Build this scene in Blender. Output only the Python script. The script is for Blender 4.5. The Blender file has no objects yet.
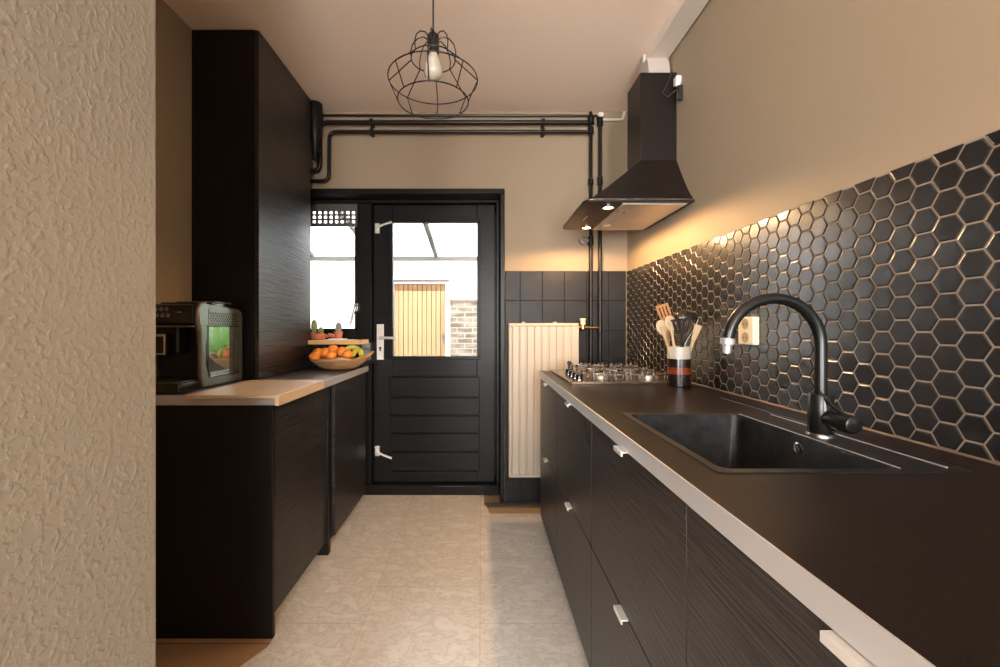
import bpy, bmesh, math, random
from mathutils import Vector, Matrix
random.seed(7)
sc = bpy.context.scene
col = sc.collection
F = 415.0; CX = 481.0; CY = 327.0; H = 1.16
def PX(px, Y): return (px - CX) * Y / F      # measurement helpers: photo pixel at depth Y -> metres
def PZ(py, Y): return H - (py - CY) * Y / F

# ------------------------------------------------------------------ materials
def newmat(name):
    m = bpy.data.materials.new(name); m.use_nodes = True
    return m, m.node_tree.nodes, m.node_tree.links, m.node_tree.nodes['Principled BSDF']
def mat(name, c, rough=.5, metal=0., spec=.5, noise=None, bump=None, coat=0., aniso=0.):
    """noise=(scale xyz, amount, second colour); bump=(scale xyz, strength, distance)"""
    m, N, L, b = newmat(name)
    b.inputs['Base Color'].default_value = (*c, 1); b.inputs['Roughness'].default_value = rough
    b.inputs['Metallic'].default_value = metal; b.inputs['Specular IOR Level'].default_value = spec
    b.inputs['Coat Weight'].default_value = coat
    tc = N.new('ShaderNodeTexCoord')
    if noise:
        mp = N.new('ShaderNodeMapping'); mp.inputs['Scale'].default_value = noise[0]
        L.new(tc.outputs['Object'], mp.inputs['Vector'])
        n = N.new('ShaderNodeTexNoise'); n.inputs['Scale'].default_value = 1; n.inputs['Detail'].default_value = 6
        n.inputs['Roughness'].default_value = .6
        L.new(mp.outputs[0], n.inputs['Vector'])
        r = N.new('ShaderNodeValToRGB'); r.color_ramp.elements[0].position = .5 - noise[1]; r.color_ramp.elements[1].position = .5 + noise[1]
        r.color_ramp.elements[0].color = (*c, 1); r.color_ramp.elements[1].color = (*noise[2], 1)
        L.new(n.outputs['Fac'], r.inputs[0]); L.new(r.outputs[0], b.inputs['Base Color'])
    if bump:
        mp = N.new('ShaderNodeMapping'); mp.inputs['Scale'].default_value = bump[0]
        L.new(tc.outputs['Object'], mp.inputs['Vector'])
        n = N.new('ShaderNodeTexNoise'); n.inputs['Scale'].default_value = 1; n.inputs['Detail'].default_value = 4
        L.new(mp.outputs[0], n.inputs['Vector'])
        bp = N.new('ShaderNodeBump'); bp.inputs['Strength'].default_value = bump[1]; bp.inputs['Distance'].default_value = bump[2]
        L.new(n.outputs['Fac'], bp.inputs['Height']); L.new(bp.outputs[0], b.inputs['Normal'])
    return m
def emis(name, c, s):
    m, N, L, b = newmat(name)
    b.inputs['Base Color'].default_value = (*c, 1); b.inputs['Emission Color'].default_value = (*c, 1); b.inputs['Emission Strength'].default_value = s
    return m
def glass_mat(name, tint=(1, 1, 1)):
    m, N, L, b = newmat(name)
    t = N.new('ShaderNodeBsdfTransparent'); t.inputs[0].default_value = (*tint, 1)
    g = N.new('ShaderNodeBsdfGlossy'); g.inputs['Roughness'].default_value = 0
    f = N.new('ShaderNodeFresnel'); f.inputs[0].default_value = 1.4
    mx = N.new('ShaderNodeMixShader'); out = N['Material Output']
    L.new(f.outputs[0], mx.inputs[0]); L.new(t.outputs[0], mx.inputs[1]); L.new(g.outputs[0], mx.inputs[2]); L.new(mx.outputs[0], out.inputs[0])
    N.remove(b); return m

def plaster(name, c, scale, strength, dist, c2=None):
    m, N, L, b = newmat(name)
    b.inputs['Base Color'].default_value = (*c, 1); b.inputs['Roughness'].default_value = .62; b.inputs['Specular IOR Level'].default_value = .35
    tc = N.new('ShaderNodeTexCoord')
    n = N.new('ShaderNodeTexNoise'); n.inputs['Scale'].default_value = scale; n.inputs['Detail'].default_value = 3; n.inputs['Roughness'].default_value = .45
    n.inputs['Distortion'].default_value = .25
    L.new(tc.outputs['Object'], n.inputs['Vector'])
    r = N.new('ShaderNodeValToRGB'); r.color_ramp.elements[0].position = .46; r.color_ramp.elements[1].position = .72
    L.new(n.outputs['Fac'], r.inputs[0])
    bp = N.new('ShaderNodeBump'); bp.inputs['Strength'].default_value = strength; bp.inputs['Distance'].default_value = dist
    L.new(r.outputs[0], bp.inputs['Height']); L.new(bp.outputs[0], b.inputs['Normal'])
    n2 = N.new('ShaderNodeTexNoise'); n2.inputs['Scale'].default_value = 1.6; n2.inputs['Detail'].default_value = 4
    L.new(tc.outputs['Object'], n2.inputs['Vector'])
    mx = N.new('ShaderNodeMix'); mx.data_type = 'RGBA'; L.new(n2.outputs['Fac'], mx.inputs[0])
    mx.inputs[6].default_value = (*c, 1); mx.inputs[7].default_value = (*(c2 or tuple(k * .93 for k in c)), 1)
    L.new(mx.outputs[2], b.inputs['Base Color'])
    return m
M = {}
TAUPE = (.285, .255, .20)
M['plaster'] = plaster('textured taupe plaster', TAUPE, 105, .34, .0025)
M['wall'] = plaster('taupe wall paint', (.325, .25, .168), 30, .10, .002)
M['ceil'] = plaster('ceiling paint', (.88, .71, .58), 45, .12, .002, (.85, .68, .55))
M['wall_brown'] = plaster('brown taupe wall paint', (.29, .215, .14), 30, .10, .002)
M['white_wall'] = mat('white render', (.75, .74, .72), .8)
def wood_black(name, sc_, c1, c2, rough, bstr=.35, spec=.5):
    return mat(name, c1, rough, spec=spec, noise=(sc_, .13, c2), bump=(sc_, bstr, .0028 if bstr > .5 else .0008))
# grain runs along the length (Y) of the fronts
M['ash'] = wood_black('black ash veneer front', (3, 7, 170), (.009, .0075, .007), (.036, .030, .027), .36, .6, .32)
M['ash_end'] = wood_black('black ash end panel', (90, 90, 4), (.006, .005, .0045), (.010, .008, .0075), .45, .1, .25)
M['tall'] = wood_black('glossy black ash tall front', (3, 6, 110), (.009, .007, .006), (.034, .028, .025), .32, 1.0)
M['frame_black'] = mat('black gloss paint', (.007, .0065, .007), .30, spec=.14, noise=((3, 3, 60), .2, (.014, .013, .013)), bump=((20, 20, 90), .12, .001))
M['pipe_black'] = mat('black painted pipe', (.006, .005, .0045), .35, spec=.3, bump=((40, 40, 40), .1, .001))
M['sqtile'] = mat('black painted square tile', (.008, .0075, .008), .38, spec=.17, noise=((7, 7, 7), .2, (.020, .018, .018)), bump=((14, 14, 14), .3, .002))
M['worktop'] = mat('dark brown laminate', (.011, .008, .0065), .30, spec=.07, noise=((260, 260, 260), .12, (.019, .014, .012)), bump=((400, 400, 400), .05, .0005))
M['worktop_l'] = mat('dark grey laminate', (.05, .048, .05), .3, noise=((260, 260, 260), .12, (.09, .085, .085)), bump=((400, 400, 400), .05, .0005))
M['alu'] = mat('brushed aluminium edge', (.62, .60, .59), .38, metal=.55, bump=((200, 3, 200), .05, .0005))
M['handle'] = mat('pale metal handle', (.72, .69, .64), .35, metal=.45)
M['steel'] = mat('polished steel', (.6, .59, .57), .22, metal=1.)
M['steel_dark'] = mat('dark steel', (.25, .24, .23), .3, metal=1.)
M['satin_black'] = mat('satin black metal', (.006, .006, .0055), .25, spec=.4)
M['hood'] = mat('satin dark brown hood paint', (.010, .0065, .0055), .36, spec=.3)
M['iron'] = mat('cast iron', (.22, .19, .165), .25, metal=.85)
M['filter'] = mat('aluminium filter', (.62, .56, .48), .42, metal=.6, bump=((300, 300, 300), .2, .001))
M['sink'] = mat('black composite sink', (.005, .005, .0055), .36, spec=.17, noise=((25, 25, 25), .14, (.016, .016, .017)), bump=((300, 300, 300), .1, .0005))
M['hex'] = mat('black satin hexagon tile', (.008, .0075, .0075), .24, spec=1.0, noise=((14, 14, 14), .22, (.015, .014, .0135)), bump=((28, 28, 28), .16, .002))
M['grout'] = mat('beige grout', (.25, .20, .155), .6)
M['bamboo'] = mat('pale wood board', (.62, .46, .29), .45, noise=((20, 2.5, 20), .2, (.54, .38, .22)))
M['bowlwood'] = mat('teak bowl wood', (.30, .15, .065), .35, noise=((9, 30, 30), .2, (.50, .30, .14)))
M['shelfwood'] = mat('pine shelf board', (.62, .36, .15), .4, noise=((3, 40, 40), .2, (.72, .46, .22)))
M['orange'] = mat('orange peel', (.85, .26, .03), .42, bump=((300, 300, 300), .25, .001))
M['banana'] = mat('banana skin', (.62, .50, .06), .45, noise=((18, 18, 18), .2, (.40, .42, .06)))
M['brown'] = mat('brown stem', (.08, .04, .02), .6)
M['terracotta'] = mat('terracotta', (.56, .18, .09), .6)
M['cactus'] = mat('cactus green', (.12, .19, .06), .6, noise=((50, 50, 50), .2, (.30, .34, .16)))
M['cactus_grey'] = mat('grey green cactus', (.16, .21, .14), .6, noise=((60, 60, 60), .2, (.36, .38, .30)))
M['white'] = mat('white plastic', (.75, .73, .70), .4)
M['cream'] = mat('cream plastic', (.70, .60, .42), .4)
M['socket_dark'] = mat('beige socket inset', (.34, .24, .12), .5)
M['radiator'] = mat('cream radiator enamel', (.42, .36, .285), .4)
M['brass'] = mat('brass', (.55, .38, .14), .3, metal=1.)
M['paleduct'] = mat('off white duct plastic', (.66, .58, .50), .5)
M['rubber'] = mat('black rubber', (.008, .008, .008), .6)
M['plastic_black'] = mat('gloss black plastic', (.008, .008, .008), .18, spec=.6)
M['plastic_matt'] = mat('matt black plastic', (.010, .010, .010), .45)
M['silver'] = mat('silver grey plastic', (.17, .19, .165), .30, metal=.6)
M['bronze'] = mat('bronze trim', (.30, .22, .16), .3, metal=.8)
M['smoke'] = mat('mirror smooth smoked acrylic', (.42, .45, .42), .03, metal=.85)
M['icon'] = mat('light grey print', (.55, .53, .5), .5)
M['jar_cream'] = mat('cream glaze', (.40, .36, .29), .35)
M['jar_dark'] = mat('dark red brown glaze', (.014, .006, .004), .18, spec=.5)
M['jar_rust'] = mat('rust red glaze', (.20, .035, .008), .2, spec=.5, noise=((30, 30, 90), .2, (.10, .02, .008)))
M['pale_wood'] = mat('pale utensil wood', (.42, .30, .17), .5)
M['mid_wood'] = mat('brown utensil wood', (.36, .16, .05), .4)
M['pane'] = glass_mat('clear glass')
M['glow'] = emis('warm halogen glow', (1, .50, .13), 26)
M['bulb'] = mat('frosted bulb glass', (.42, .38, .31), .25)
M['shed_yellow'] = mat('ochre painted boards', (.29, .19, .08), .6, noise=((2, 2, 2), .2, (.33, .22, .10)))
M['shed_rust'] = mat('orange brown boards', (.17, .075, .022), .6)
M['paving'] = mat('grey paving', (.25, .24, .22), .8, noise=((9, 9, 9), .2, (.32, .30, .28)))
M['leaf'] = mat('green grass blade', (.10, .30, .035), .45, noise=((30, 30, 4), .2, (.22, .45, .08)))
M['pot_dark'] = mat('dark grey planter', (.02, .022, .025), .4)

def floor_mat():
    m, N, L, b = newmat('beige stone look vinyl')
    tc = N.new('ShaderNodeTexCoord')
    n = N.new('ShaderNodeTexNoise'); n.inputs['Scale'].default_value = 9; n.inputs['Detail'].default_value = 10; n.inputs['Roughness'].default_value = .72; n.inputs['Distortion'].default_value = .5
    mp = N.new('ShaderNodeMapping'); mp.inputs['Scale'].default_value = (1, 1.7, 1); mp.inputs['Rotation'].default_value = (0, 0, .35)
    L.new(tc.outputs['Object'], mp.inputs[0]); L.new(mp.outputs[0], n.inputs['Vector'])
    r = N.new('ShaderNodeValToRGB'); e = r.color_ramp.elements
    e[0].position = .30; e[0].color = (.52, .46, .39, 1); e[1].position = .76; e[1].color = (.73, .69, .63, 1)
    k = e.new(.45); k.color = (.67, .63, .57, 1); k = e.new(.495); k.color = (.53, .48, .41, 1); k = e.new(.54); k.color = (.67, .63, .57, 1)
    L.new(n.outputs['Fac'], r.inputs[0])
    bt = N.new('ShaderNodeTexBrick'); bt.offset = .5; bt.inputs['Scale'].default_value = 1
    bt.inputs['Brick Width'].default_value = .46; bt.inputs['Row Height'].default_value = .457; bt.inputs['Mortar Size'].default_value = .0012; bt.inputs['Mortar Smooth'].default_value = .2
    bt.inputs['Color1'].default_value = (1, 1, 1, 1); bt.inputs['Color2'].default_value = (.96, .95, .94, 1); bt.inputs['Mortar'].default_value = (.66, .62, .56, 1)
    mp2 = N.new('ShaderNodeMapping'); mp2.inputs['Rotation'].default_value = (0, 0, math.pi / 2); mp2.inputs['Location'].default_value = (.01, .004, 0)
    L.new(tc.outputs['Object'], mp2.inputs[0]); L.new(mp2.outputs[0], bt.inputs[0])
    mx = N.new('ShaderNodeMix'); mx.data_type = 'RGBA'; mx.blend_type = 'MULTIPLY'; mx.inputs[0].default_value = 1
    L.new(r.outputs[0], mx.inputs[6]); L.new(bt.outputs['Color'], mx.inputs[7]); L.new(mx.outputs[2], b.inputs['Base Color'])
    b.inputs['Roughness'].default_value = .36; b.inputs['Specular IOR Level'].default_value = .45
    bp = N.new('ShaderNodeBump'); bp.inputs['Strength'].default_value = .12; bp.inputs['Distance'].default_value = .002
    L.new(n.outputs['Fac'], bp.inputs['Height']); L.new(bp.outputs[0], b.inputs['Normal'])
    return m
M['vinyl'] = floor_mat()
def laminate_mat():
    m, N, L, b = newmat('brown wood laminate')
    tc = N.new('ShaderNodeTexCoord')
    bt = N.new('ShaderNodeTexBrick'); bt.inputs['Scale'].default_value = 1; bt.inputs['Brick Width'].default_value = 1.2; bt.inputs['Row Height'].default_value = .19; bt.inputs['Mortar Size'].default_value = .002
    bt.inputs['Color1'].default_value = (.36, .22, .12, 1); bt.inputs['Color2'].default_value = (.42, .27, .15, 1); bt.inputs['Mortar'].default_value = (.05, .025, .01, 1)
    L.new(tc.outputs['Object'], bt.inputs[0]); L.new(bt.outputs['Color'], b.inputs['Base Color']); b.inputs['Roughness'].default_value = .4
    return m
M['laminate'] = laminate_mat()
M['brick'] = mat('pale brick', (.095, .070, .047), .85, noise=((4, 4, 11), .12, (.25, .21, .16)))
def canopy_mat():
    m, N, L, b = newmat('opal roof sheet')
    t = N.new('ShaderNodeBsdfTranslucent'); t.inputs[0].default_value = (.62, .62, .62, 1)
    p = N.new('ShaderNodeBsdfTransparent')
    mx = N.new('ShaderNodeMixShader'); mx.inputs[0].default_value = .06
    L.new(t.outputs[0], mx.inputs[1]); L.new(p.outputs[0], mx.inputs[2]); L.new(mx.outputs[0], N['Material Output'].inputs[0]); N.remove(b)
    return m
M['opal'] = canopy_mat()

# ------------------------------------------------------------------ mesh builder
class MB:
    def __init__(s): s.bm = bmesh.new()
    def box(s, x0, x1, y0, y1, z0, z1):
        vs = [s.bm.verts.new((x, y, z)) for z in (z0, z1) for y in (y0, y1) for x in (x0, x1)]
        for f in ((0, 2, 3, 1), (4, 5, 7, 6), (0, 1, 5, 4), (2, 6, 7, 3), (0, 4, 6, 2), (1, 3, 7, 5)):
            s.bm.faces.new([vs[i] for i in f])
        return s
    def prism(s, pts, axis, a, b):
        """pts 2D polygon, extruded along axis ('x': pts=(y,z), 'y': pts=(x,z), 'z': pts=(x,y))"""
        def mk(p, t):
            return {'x': (t, p[0], p[1]), 'y': (p[0], t, p[1]), 'z': (p[0], p[1], t)}[axis]
        A = [s.bm.verts.new(mk(p, a)) for p in pts]; B = [s.bm.verts.new(mk(p, b)) for p in pts]
        n = len(pts); s.bm.faces.new(A); s.bm.faces.new(B[::-1])
        for i in range(n): s.bm.faces.new((A[i], B[i], B[(i + 1) % n], A[(i + 1) % n]))
        return s
    def tube(s, pts, r, n=12, cap=True, closed=False):
        pts = [Vector(p) for p in pts]; rings = []; N = len(pts)
        rs = r if isinstance(r, (list, tuple)) else [r] * N
        up = None
        for i, p in enumerate(pts):
            if closed: d = pts[(i + 1) % N] - pts[i - 1]
            else: d = pts[min(i + 1, N - 1)] - pts[max(i - 1, 0)]
            d.normalize()
            if up is None:
                up = Vector((0, 0, 1)) if abs(d.z) < .9 else Vector((1, 0, 0))
            a = d.cross(up)
            if a.length < 1e-4: a = d.cross(Vector((0, 1, 0)))
            a.normalize(); b = a.cross(d).normalized(); up = b
            rings.append([s.bm.verts.new(p + (a * math.cos(t) + b * math.sin(t)) * rs[i]) for t in [2 * math.pi * k / n for k in range(n)]])
        for i in range(N if closed else N - 1):
            A, B = rings[i], rings[(i + 1) % N]
            for k in range(n): s.bm.faces.new((A[k], A[(k + 1) % n], B[(k + 1) % n], B[k]))
        if cap and not closed:
            s.bm.faces.new(rings[0][::-1]); s.bm.faces.new(rings[-1])
        return s
    def cyl(s, p0, p1, r, r1=None, n=24):
        return s.tube([p0, p1], [r, r if r1 is None else r1], n)
    def lathe(s, prof, c, n=32, axis='z'):
        """prof: list of (r, h) from c along axis"""
        c = Vector(c); rings = []
        for r, h in prof:
            ring = []
            for k in range(n):
                t = 2 * math.pi * k / n; a, b = r * math.cos(t), r * math.sin(t)
                v = {'z': (a, b, h), 'y': (a, h, -b), 'x': (h, a, b)}[axis]
                ring.append(s.bm.verts.new(c + Vector(v)))
            rings.append(ring)
        for A, B in zip(rings, rings[1:]):
            for k in range(n): s.bm.faces.new((A[k], A[(k + 1) % n], B[(k + 1) % n], B[k]))
        for R, rev in ((rings[0], True), (rings[-1], False)):
            try: s.bm.faces.new(R[::-1] if rev else R)
            except Exception: pass
        return s
    def sphere(s, c, r, sc_=(1, 1, 1), n=16, rib=0, ribn=10):
        c = Vector(c); rings = []
        for i in range(1, n):
            ph = math.pi * i / n; ring = []
            for k in range(n * 2 if not rib else ribn * 4):
                m = n * 2 if not rib else ribn * 4
                t = 2 * math.pi * k / m; rr = r * (1 + (rib * math.cos(ribn * t) if rib else 0))
                ring.append(s.bm.verts.new(c + Vector((rr * math.sin(ph) * math.cos(t) * sc_[0], rr * math.sin(ph) * math.sin(t) * sc_[1], r * math.cos(ph) * sc_[2]))))
            rings.append(ring)
        m = len(rings[0])
        for A, B in zip(rings, rings[1:]):
            for k in range(m): s.bm.faces.new((A[k], A[(k + 1) % m], B[(k + 1) % m], B[k]))
        t = s.bm.verts.new(c + Vector((0, 0, r * sc_[2]))); b = s.bm.verts.new(c - Vector((0, 0, r * sc_[2])))
        for k in range(m):
            s.bm.faces.new((t, rings[0][(k + 1) % m], rings[0][k])); s.bm.faces.new((b, rings[-1][k], rings[-1][(k + 1) % m]))
        return s
def rounded(x0, x1, y0, y1, r, n=6, corners=(1, 1, 1, 1)):
    """2D rounded rect; corners order: (x0,y0),(x1,y0),(x1,y1),(x0,y1)"""
    out = []
    for i, (cx, cy, a0) in enumerate(((x0, y0, math.pi), (x1, y0, 1.5 * math.pi), (x1, y1, 0), (x0, y1, .5 * math.pi))):
        if not corners[i]: out.append((cx, cy)); continue
        ox = cx + (r if cx == x0 else -r); oy = cy + (r if cy == y0 else -r)
        for k in range(n + 1):
            a = a0 + math.pi / 2 * k / n; out.append((ox + r * math.cos(a), oy + r * math.sin(a)))
    return out
def obj(name, mb, m, parent=None, bevel=0, smooth=True, label=None, solid=0, sub=0):
    bmesh.ops.recalc_face_normals(mb.bm, faces=mb.bm.faces[:])
    me = bpy.data.meshes.new(name); mb.bm.to_mesh(me); mb.bm.free()
    o = bpy.data.objects.new(name, me); col.objects.link(o)
    me.materials.append(M[m] if isinstance(m, str) else m)
    if smooth:
        for p in me.polygons: p.use_smooth = True
    if parent is not None:
        o.parent = parent
        p = parent; off = Vector((0, 0, 0))
        while p is not None: off += p.location; p = p.parent
        o.location = -off
    if solid:
        d = o.modifiers.new('solid', 'SOLIDIFY'); d.thickness = solid; d.offset = 0
    if sub:
        d = o.modifiers.new('sub', 'SUBSURF'); d.levels = sub; d.render_levels = sub
    if bevel:
        d = o.modifiers.new('bevel', 'BEVEL'); d.width = bevel; d.segments = 2; d.limit_method = 'ANGLE'; d.angle_limit = math.radians(40)
        d.harden_normals = False
    if smooth:
        me.set_sharp_from_angle(angle=math.radians(38))
    if label: o['label'] = label
    return o
def thing(name, label, cat, loc, group=None):
    o = bpy.data.objects.new(name, None); o.empty_display_size = .05; col.objects.link(o); o.location = loc
    o['label'] = label; o['category'] = cat
    if group: o['group'] = group
    return o
def tag(o, label, cat, group=None, kind=None):
    o['label'] = label; o['category'] = cat
    if group: o['group'] = group
    if kind: o['kind'] = kind
    return o
def struct(name, mb, m, label, cat, **k):
    o = obj(name, mb, m, **k); o['kind'] = 'structure'; o['label'] = label; o['category'] = cat; return o
B = MB

# ------------------------------------------------------------------ shell
CZ = 2.585; XR = .969; XL = -1.385; YB = 2.75; YR = -3.2; XLL = -3.2
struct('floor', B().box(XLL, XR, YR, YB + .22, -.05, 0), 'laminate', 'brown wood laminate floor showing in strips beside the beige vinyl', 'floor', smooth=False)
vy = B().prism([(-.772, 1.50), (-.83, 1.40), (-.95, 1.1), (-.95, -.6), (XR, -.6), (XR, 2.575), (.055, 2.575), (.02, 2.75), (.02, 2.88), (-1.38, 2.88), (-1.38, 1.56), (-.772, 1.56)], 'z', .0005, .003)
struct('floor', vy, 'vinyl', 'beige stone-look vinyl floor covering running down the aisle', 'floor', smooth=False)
struct('floor', B().prism([(.045, 2.665), (XR - .01, 2.665), (XR - .01, 2.735), (.02, 2.735), (.02, 2.70)], 'z', .0005, .0035), mat('dark grey floor strip', (.09, .08, .065), .7), 'dark grey strip of floor in front of the square tiles', 'floor', smooth=False)  # darker grey strip along the foot of the back wall
struct('ceiling', B().box(XLL, XR + .1, YR, YB + .25, CZ, CZ + .08), 'ceil', 'pale ceiling over the kitchen', 'ceiling', smooth=False)
struct('wall_right', B().box(XR, XR + .1, YR, YB + .25, 0, CZ), 'wall', 'taupe painted wall above the hexagon tiles', 'wall', smooth=False)
struct('wall_left', B().box(XL - .1, XL, .70, YB + .25, 0, CZ), 'wall', 'taupe painted wall behind the coffee machine and tall cupboard', 'wall', smooth=False)
struct('wall_front', B().box(XLL, -.55, .30, .7045, 0, CZ), 'plaster', 'textured taupe plaster wall filling the left foreground', 'wall', smooth=False, bevel=.004)
ZT = 2.075; XO = .157; XOL = -1.335; YD = 2.90
wb = B().box(XL, XR, YB, YB + .2, ZT, CZ).box(XO, XR, YB, YB + .2, 0, ZT).box(XL, XOL, YB, YB + .2, 0, ZT)
struct('wall_back', wb, 'wall_brown', 'taupe painted back wall above the black door', 'wall', smooth=False)
# living room behind the camera; two rear-wall openings are invented for light
struct('wall_living_left', B().box(XLL - .1, XLL, YR, .7, 0, CZ), 'wall', 'side wall of the room behind the camera', 'wall', smooth=False)
wr = B().box(XLL, -3.0, YR - .1, YR, 0, CZ).box(-1.0, .03, YR - .1, YR, 0, CZ).box(.92, XR, YR - .1, YR, 0, CZ)
for a, b in ((-3.0, -1.0), (.03, .92)): wr.box(a, b, YR - .1, YR, 0, .3).box(a, b, YR - .1, YR, 2.4, CZ)
struct('wall_rear', wr, 'wall', 'wall behind the camera with two openings added to let in light', 'wall', smooth=False)

# ---- door and window facade at the end of the room
tr = B().box(XOL, XO, YB - .012, YD + .06, ZT - .035, ZT)                                     # head lining
tr.box(XO - .03, XO, YB - .012, YD + .06, 0, ZT - .035).box(XOL, XOL + .03, YB + .001, YD + .06, 0, ZT - .035)
tr.box(XOL + .03, XO - .03, YD - .03, YD + .06, PZ(204, YD), ZT - .035)                            # frame head
tr.box(PX(496, YD), XO - .03, YD - .03, YD + .06, .07, PZ(204, YD))                            # right post
tr.box(PX(361, YD), PX(372.6, YD), YD - .03, YD + .06, .07, PZ(204, YD))                      # mullion
tr.box(PX(490, YD), XO - .03, YD + .041, YD + .06, .07, PZ(204, YD)).box(PX(361, YD), PX(378, YD), YD + .041, YD + .06, .07, PZ(204, YD)).box(PX(361, YD), XO - .03, YD + .041, YD + .06, PZ(212, YD), ZT - .035).box(PX(361, YD), XO - .03, YD + .041, YD + .06, .07, .12)
tr.box(PX(357.5, YD), PX(361, YD), YD - .012, YD + .06, 1.05, PZ(204, YD))
struct('trim_1', tr, 'frame_black', 'black painted frame around the back door and side window', 'door frame', bevel=.004)
struct('trim_2', B().box(PX(361, YD), XO - .03, YD - .045, YD + .1, 0, .07), 'frame_black', 'black doorstep sill under the back door', 'door sill', bevel=.008)

door = thing('door_1', 'black painted back door with a clear upper pane and grooved lower panel', 'door', (PX(373.5, YD), YD, .075)); door['kind'] = 'structure'
x0, x1 = PX(373.5, YD), PX(494.5, YD); z0, z1 = .077, PZ(205, YD)
gx0, gx1, gz0, gz1 = PX(392.8, YD), PX(477, YD), PZ(356.3, YD), PZ(222.5, YD)
lf = B().box(x0, gx0, YD, YD + .04, z0, z1).box(gx1, x1, YD, YD + .04, z0, z1).box(gx0, gx1, YD, YD + .04, gz1, z1).box(gx0, gx1, YD + .012, YD + .04, z0, gz0)
lf.box(gx0, gx1, YD, YD + .04, PZ(376, YD), gz0).box(gx0, gx1, YD, YD + .04, z0, PZ(471.5, YD))
obj('door_leaf', lf, 'frame_black', door, bevel=.003)
gv = [376.5, 397.5, 415.4, 433.2, 451.8, 470.8]
pn = B()
for a, b in zip(gv, gv[1:]): pn.box(gx0 - .02, gx1 + .018, YD - .006, YD + .013, PZ(b, YD) + .005, PZ(a, YD) - .004)
obj('door_panel', pn, 'frame_black', door, bevel=.004)
md = B()
w = .022
for a in ((gx0 - w, gx1 + w, gz1, gz1 + w), (gx0 - w, gx1 + w, gz0 - w, gz0)): md.box(a[0], a[1], YD - .01, YD, a[2], a[3])
for a in ((gx0 - w, gx0, gz0, gz1), (gx1, gx1 + w, gz0, gz1)): md.box(a[0], a[1], YD - .01, YD, a[2], a[3])
obj('glazing_bead', md, 'frame_black', door, bevel=.003)
obj('glass_pane', B().box(gx0, gx1, YD + .018, YD + .022, gz0, gz1), 'pane', door, smooth=False)
# lever handle on its plate
hp = obj('handle_plate', B().box(PX(377, YD), PX(384, YD), YD - .008, YD, PZ(359.8, YD), PZ(324.2, YD)), 'handle', door, bevel=.002, label='pale metal door plate')
hx = PX(380.5, YD); hz = PZ(337.8, YD)
obj('lever', B().cyl((hx, YD - .008, hz), (hx, YD - .05, hz), .011, n=16).tube([(hx, YD - .045, hz), (hx + .03, YD - .052, hz + .001), (hx + .12, YD - .05, hz)], [.010, .010, .008], 12), 'handle', hp)
kx = hx; kz = PZ(348.5, YD)
obj('keyhole', B().cyl((kx, YD - .0082, kz + .004), (kx, YD - .013, kz + .004), .009, n=16).box(kx - .0045, kx + .0045, YD - .0125, YD - .008, kz - .018, kz), 'rubber', hp)
for py, dy in ((228.5, -5), (450.5, 6)):
    xx = PX(377.8, YD); zz = PZ(py, YD)
    l = B().box(xx - .017, xx + .015, YD - .014, YD, zz - .036, zz + .034)
    l.cyl((xx, YD - .014, zz), (xx, YD - .03, zz), .012, n=16).tube([(xx, YD - .026, zz), (xx + .04, YD - .032, zz - dy * .0035), (xx + .105, YD - .032, zz - dy * .0075)], [.010, .008, .009], 10)
    obj('bolt_lever', l, 'handle', door, bevel=.002, label='pale metal turning bolt')

win = thing('window_1', 'narrow side window with black frame and perforated vent strip left of the door', 'window', (-1.1, YD, 1.1)); win['kind'] = 'structure'
wx0, wx1 = XOL + .03, PX(357.5, YD); wgx1 = PX(355, YD); wz0, wz1 = PZ(328.5, YD), PZ(227, YD)
sf = B().box(wx0, wx0 + .03, YD - .01, YD + .05, 1.05, PZ(204, YD)).box(wgx1, wx1, YD - .01, YD + .05, wz0 - .04, wz1)
sf.box(wx0 + .03, wx1, YD - .01, YD + .05, 1.05, wz0)
sf.box(wx0 + .03, wx1, YD - .03, YD - .01, wz0 - .035, wz0 - .012)
obj('window_frame', sf, 'frame_black', win, bevel=.003)
obj('glass_pane', B().box(wx0 + .03, wgx1, YD + .018, YD + .022, wz0, wz1), 'pane', win, smooth=False)
# perforated vent strip
vz0, vz1 = PZ(226.5, YD), PZ(204, YD)
vent = B(); px_ = 5.6 * YD / F; xa = PX(355, YD)
rows = [PZ(y, YD) for y in (221.6, 217.0, 212.5)]
hs = .0105; hz_ = .0095
cols = [xa - .012 - px_ * k for k in range(11)]
zc = [vz0]
for r in rows: zc += [r - hz_, r + hz_]
zc.append(vz1)
for i in range(0, len(zc), 2): vent.box(wx0 + .03, wx1, YD + .0, YD + .012, zc[i], zc[i + 1])
for r in rows:
    e = [wx1] + sum([[c + hs, c - hs] for c in cols], []) + [wx0 + .03]
    for i in range(0, len(e), 2): vent.box(e[i + 1], e[i], YD + .0, YD + .012, r - hz_, r + hz_)
obj('vent_grille', vent, mat('grey brown vent strip', (.10, .085, .075), .4), win, smooth=False, label='grey perforated vent strip')
# casement stay
sx = PX(357.5, YD); sz = PZ(307, YD)
st = B().box(sx - .013, sx + .013, YD - .04, YD - .012, sz - .03, sz + .025).tube([(sx, YD - .045, sz), (sx - .015, YD - .05, sz - .05), (sx - .035, YD - .05, sz - .125)], [.011, .009, .008], 8)
obj('window_handle', st, 'steel', win, bevel=.002, label='steel casement handle')
# low black panel under the window, carries the shelf
struct('trim_3', B().box(XL, -.748, 2.60, YD + .06, .908, 1.0525).box(XOL + .031, PX(361, YD) - .001, YD - .04, YD + .06, 0, .906), 'frame_black', 'black boxing under the side window behind the fruit bowl', 'panel', bevel=.002)

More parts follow.
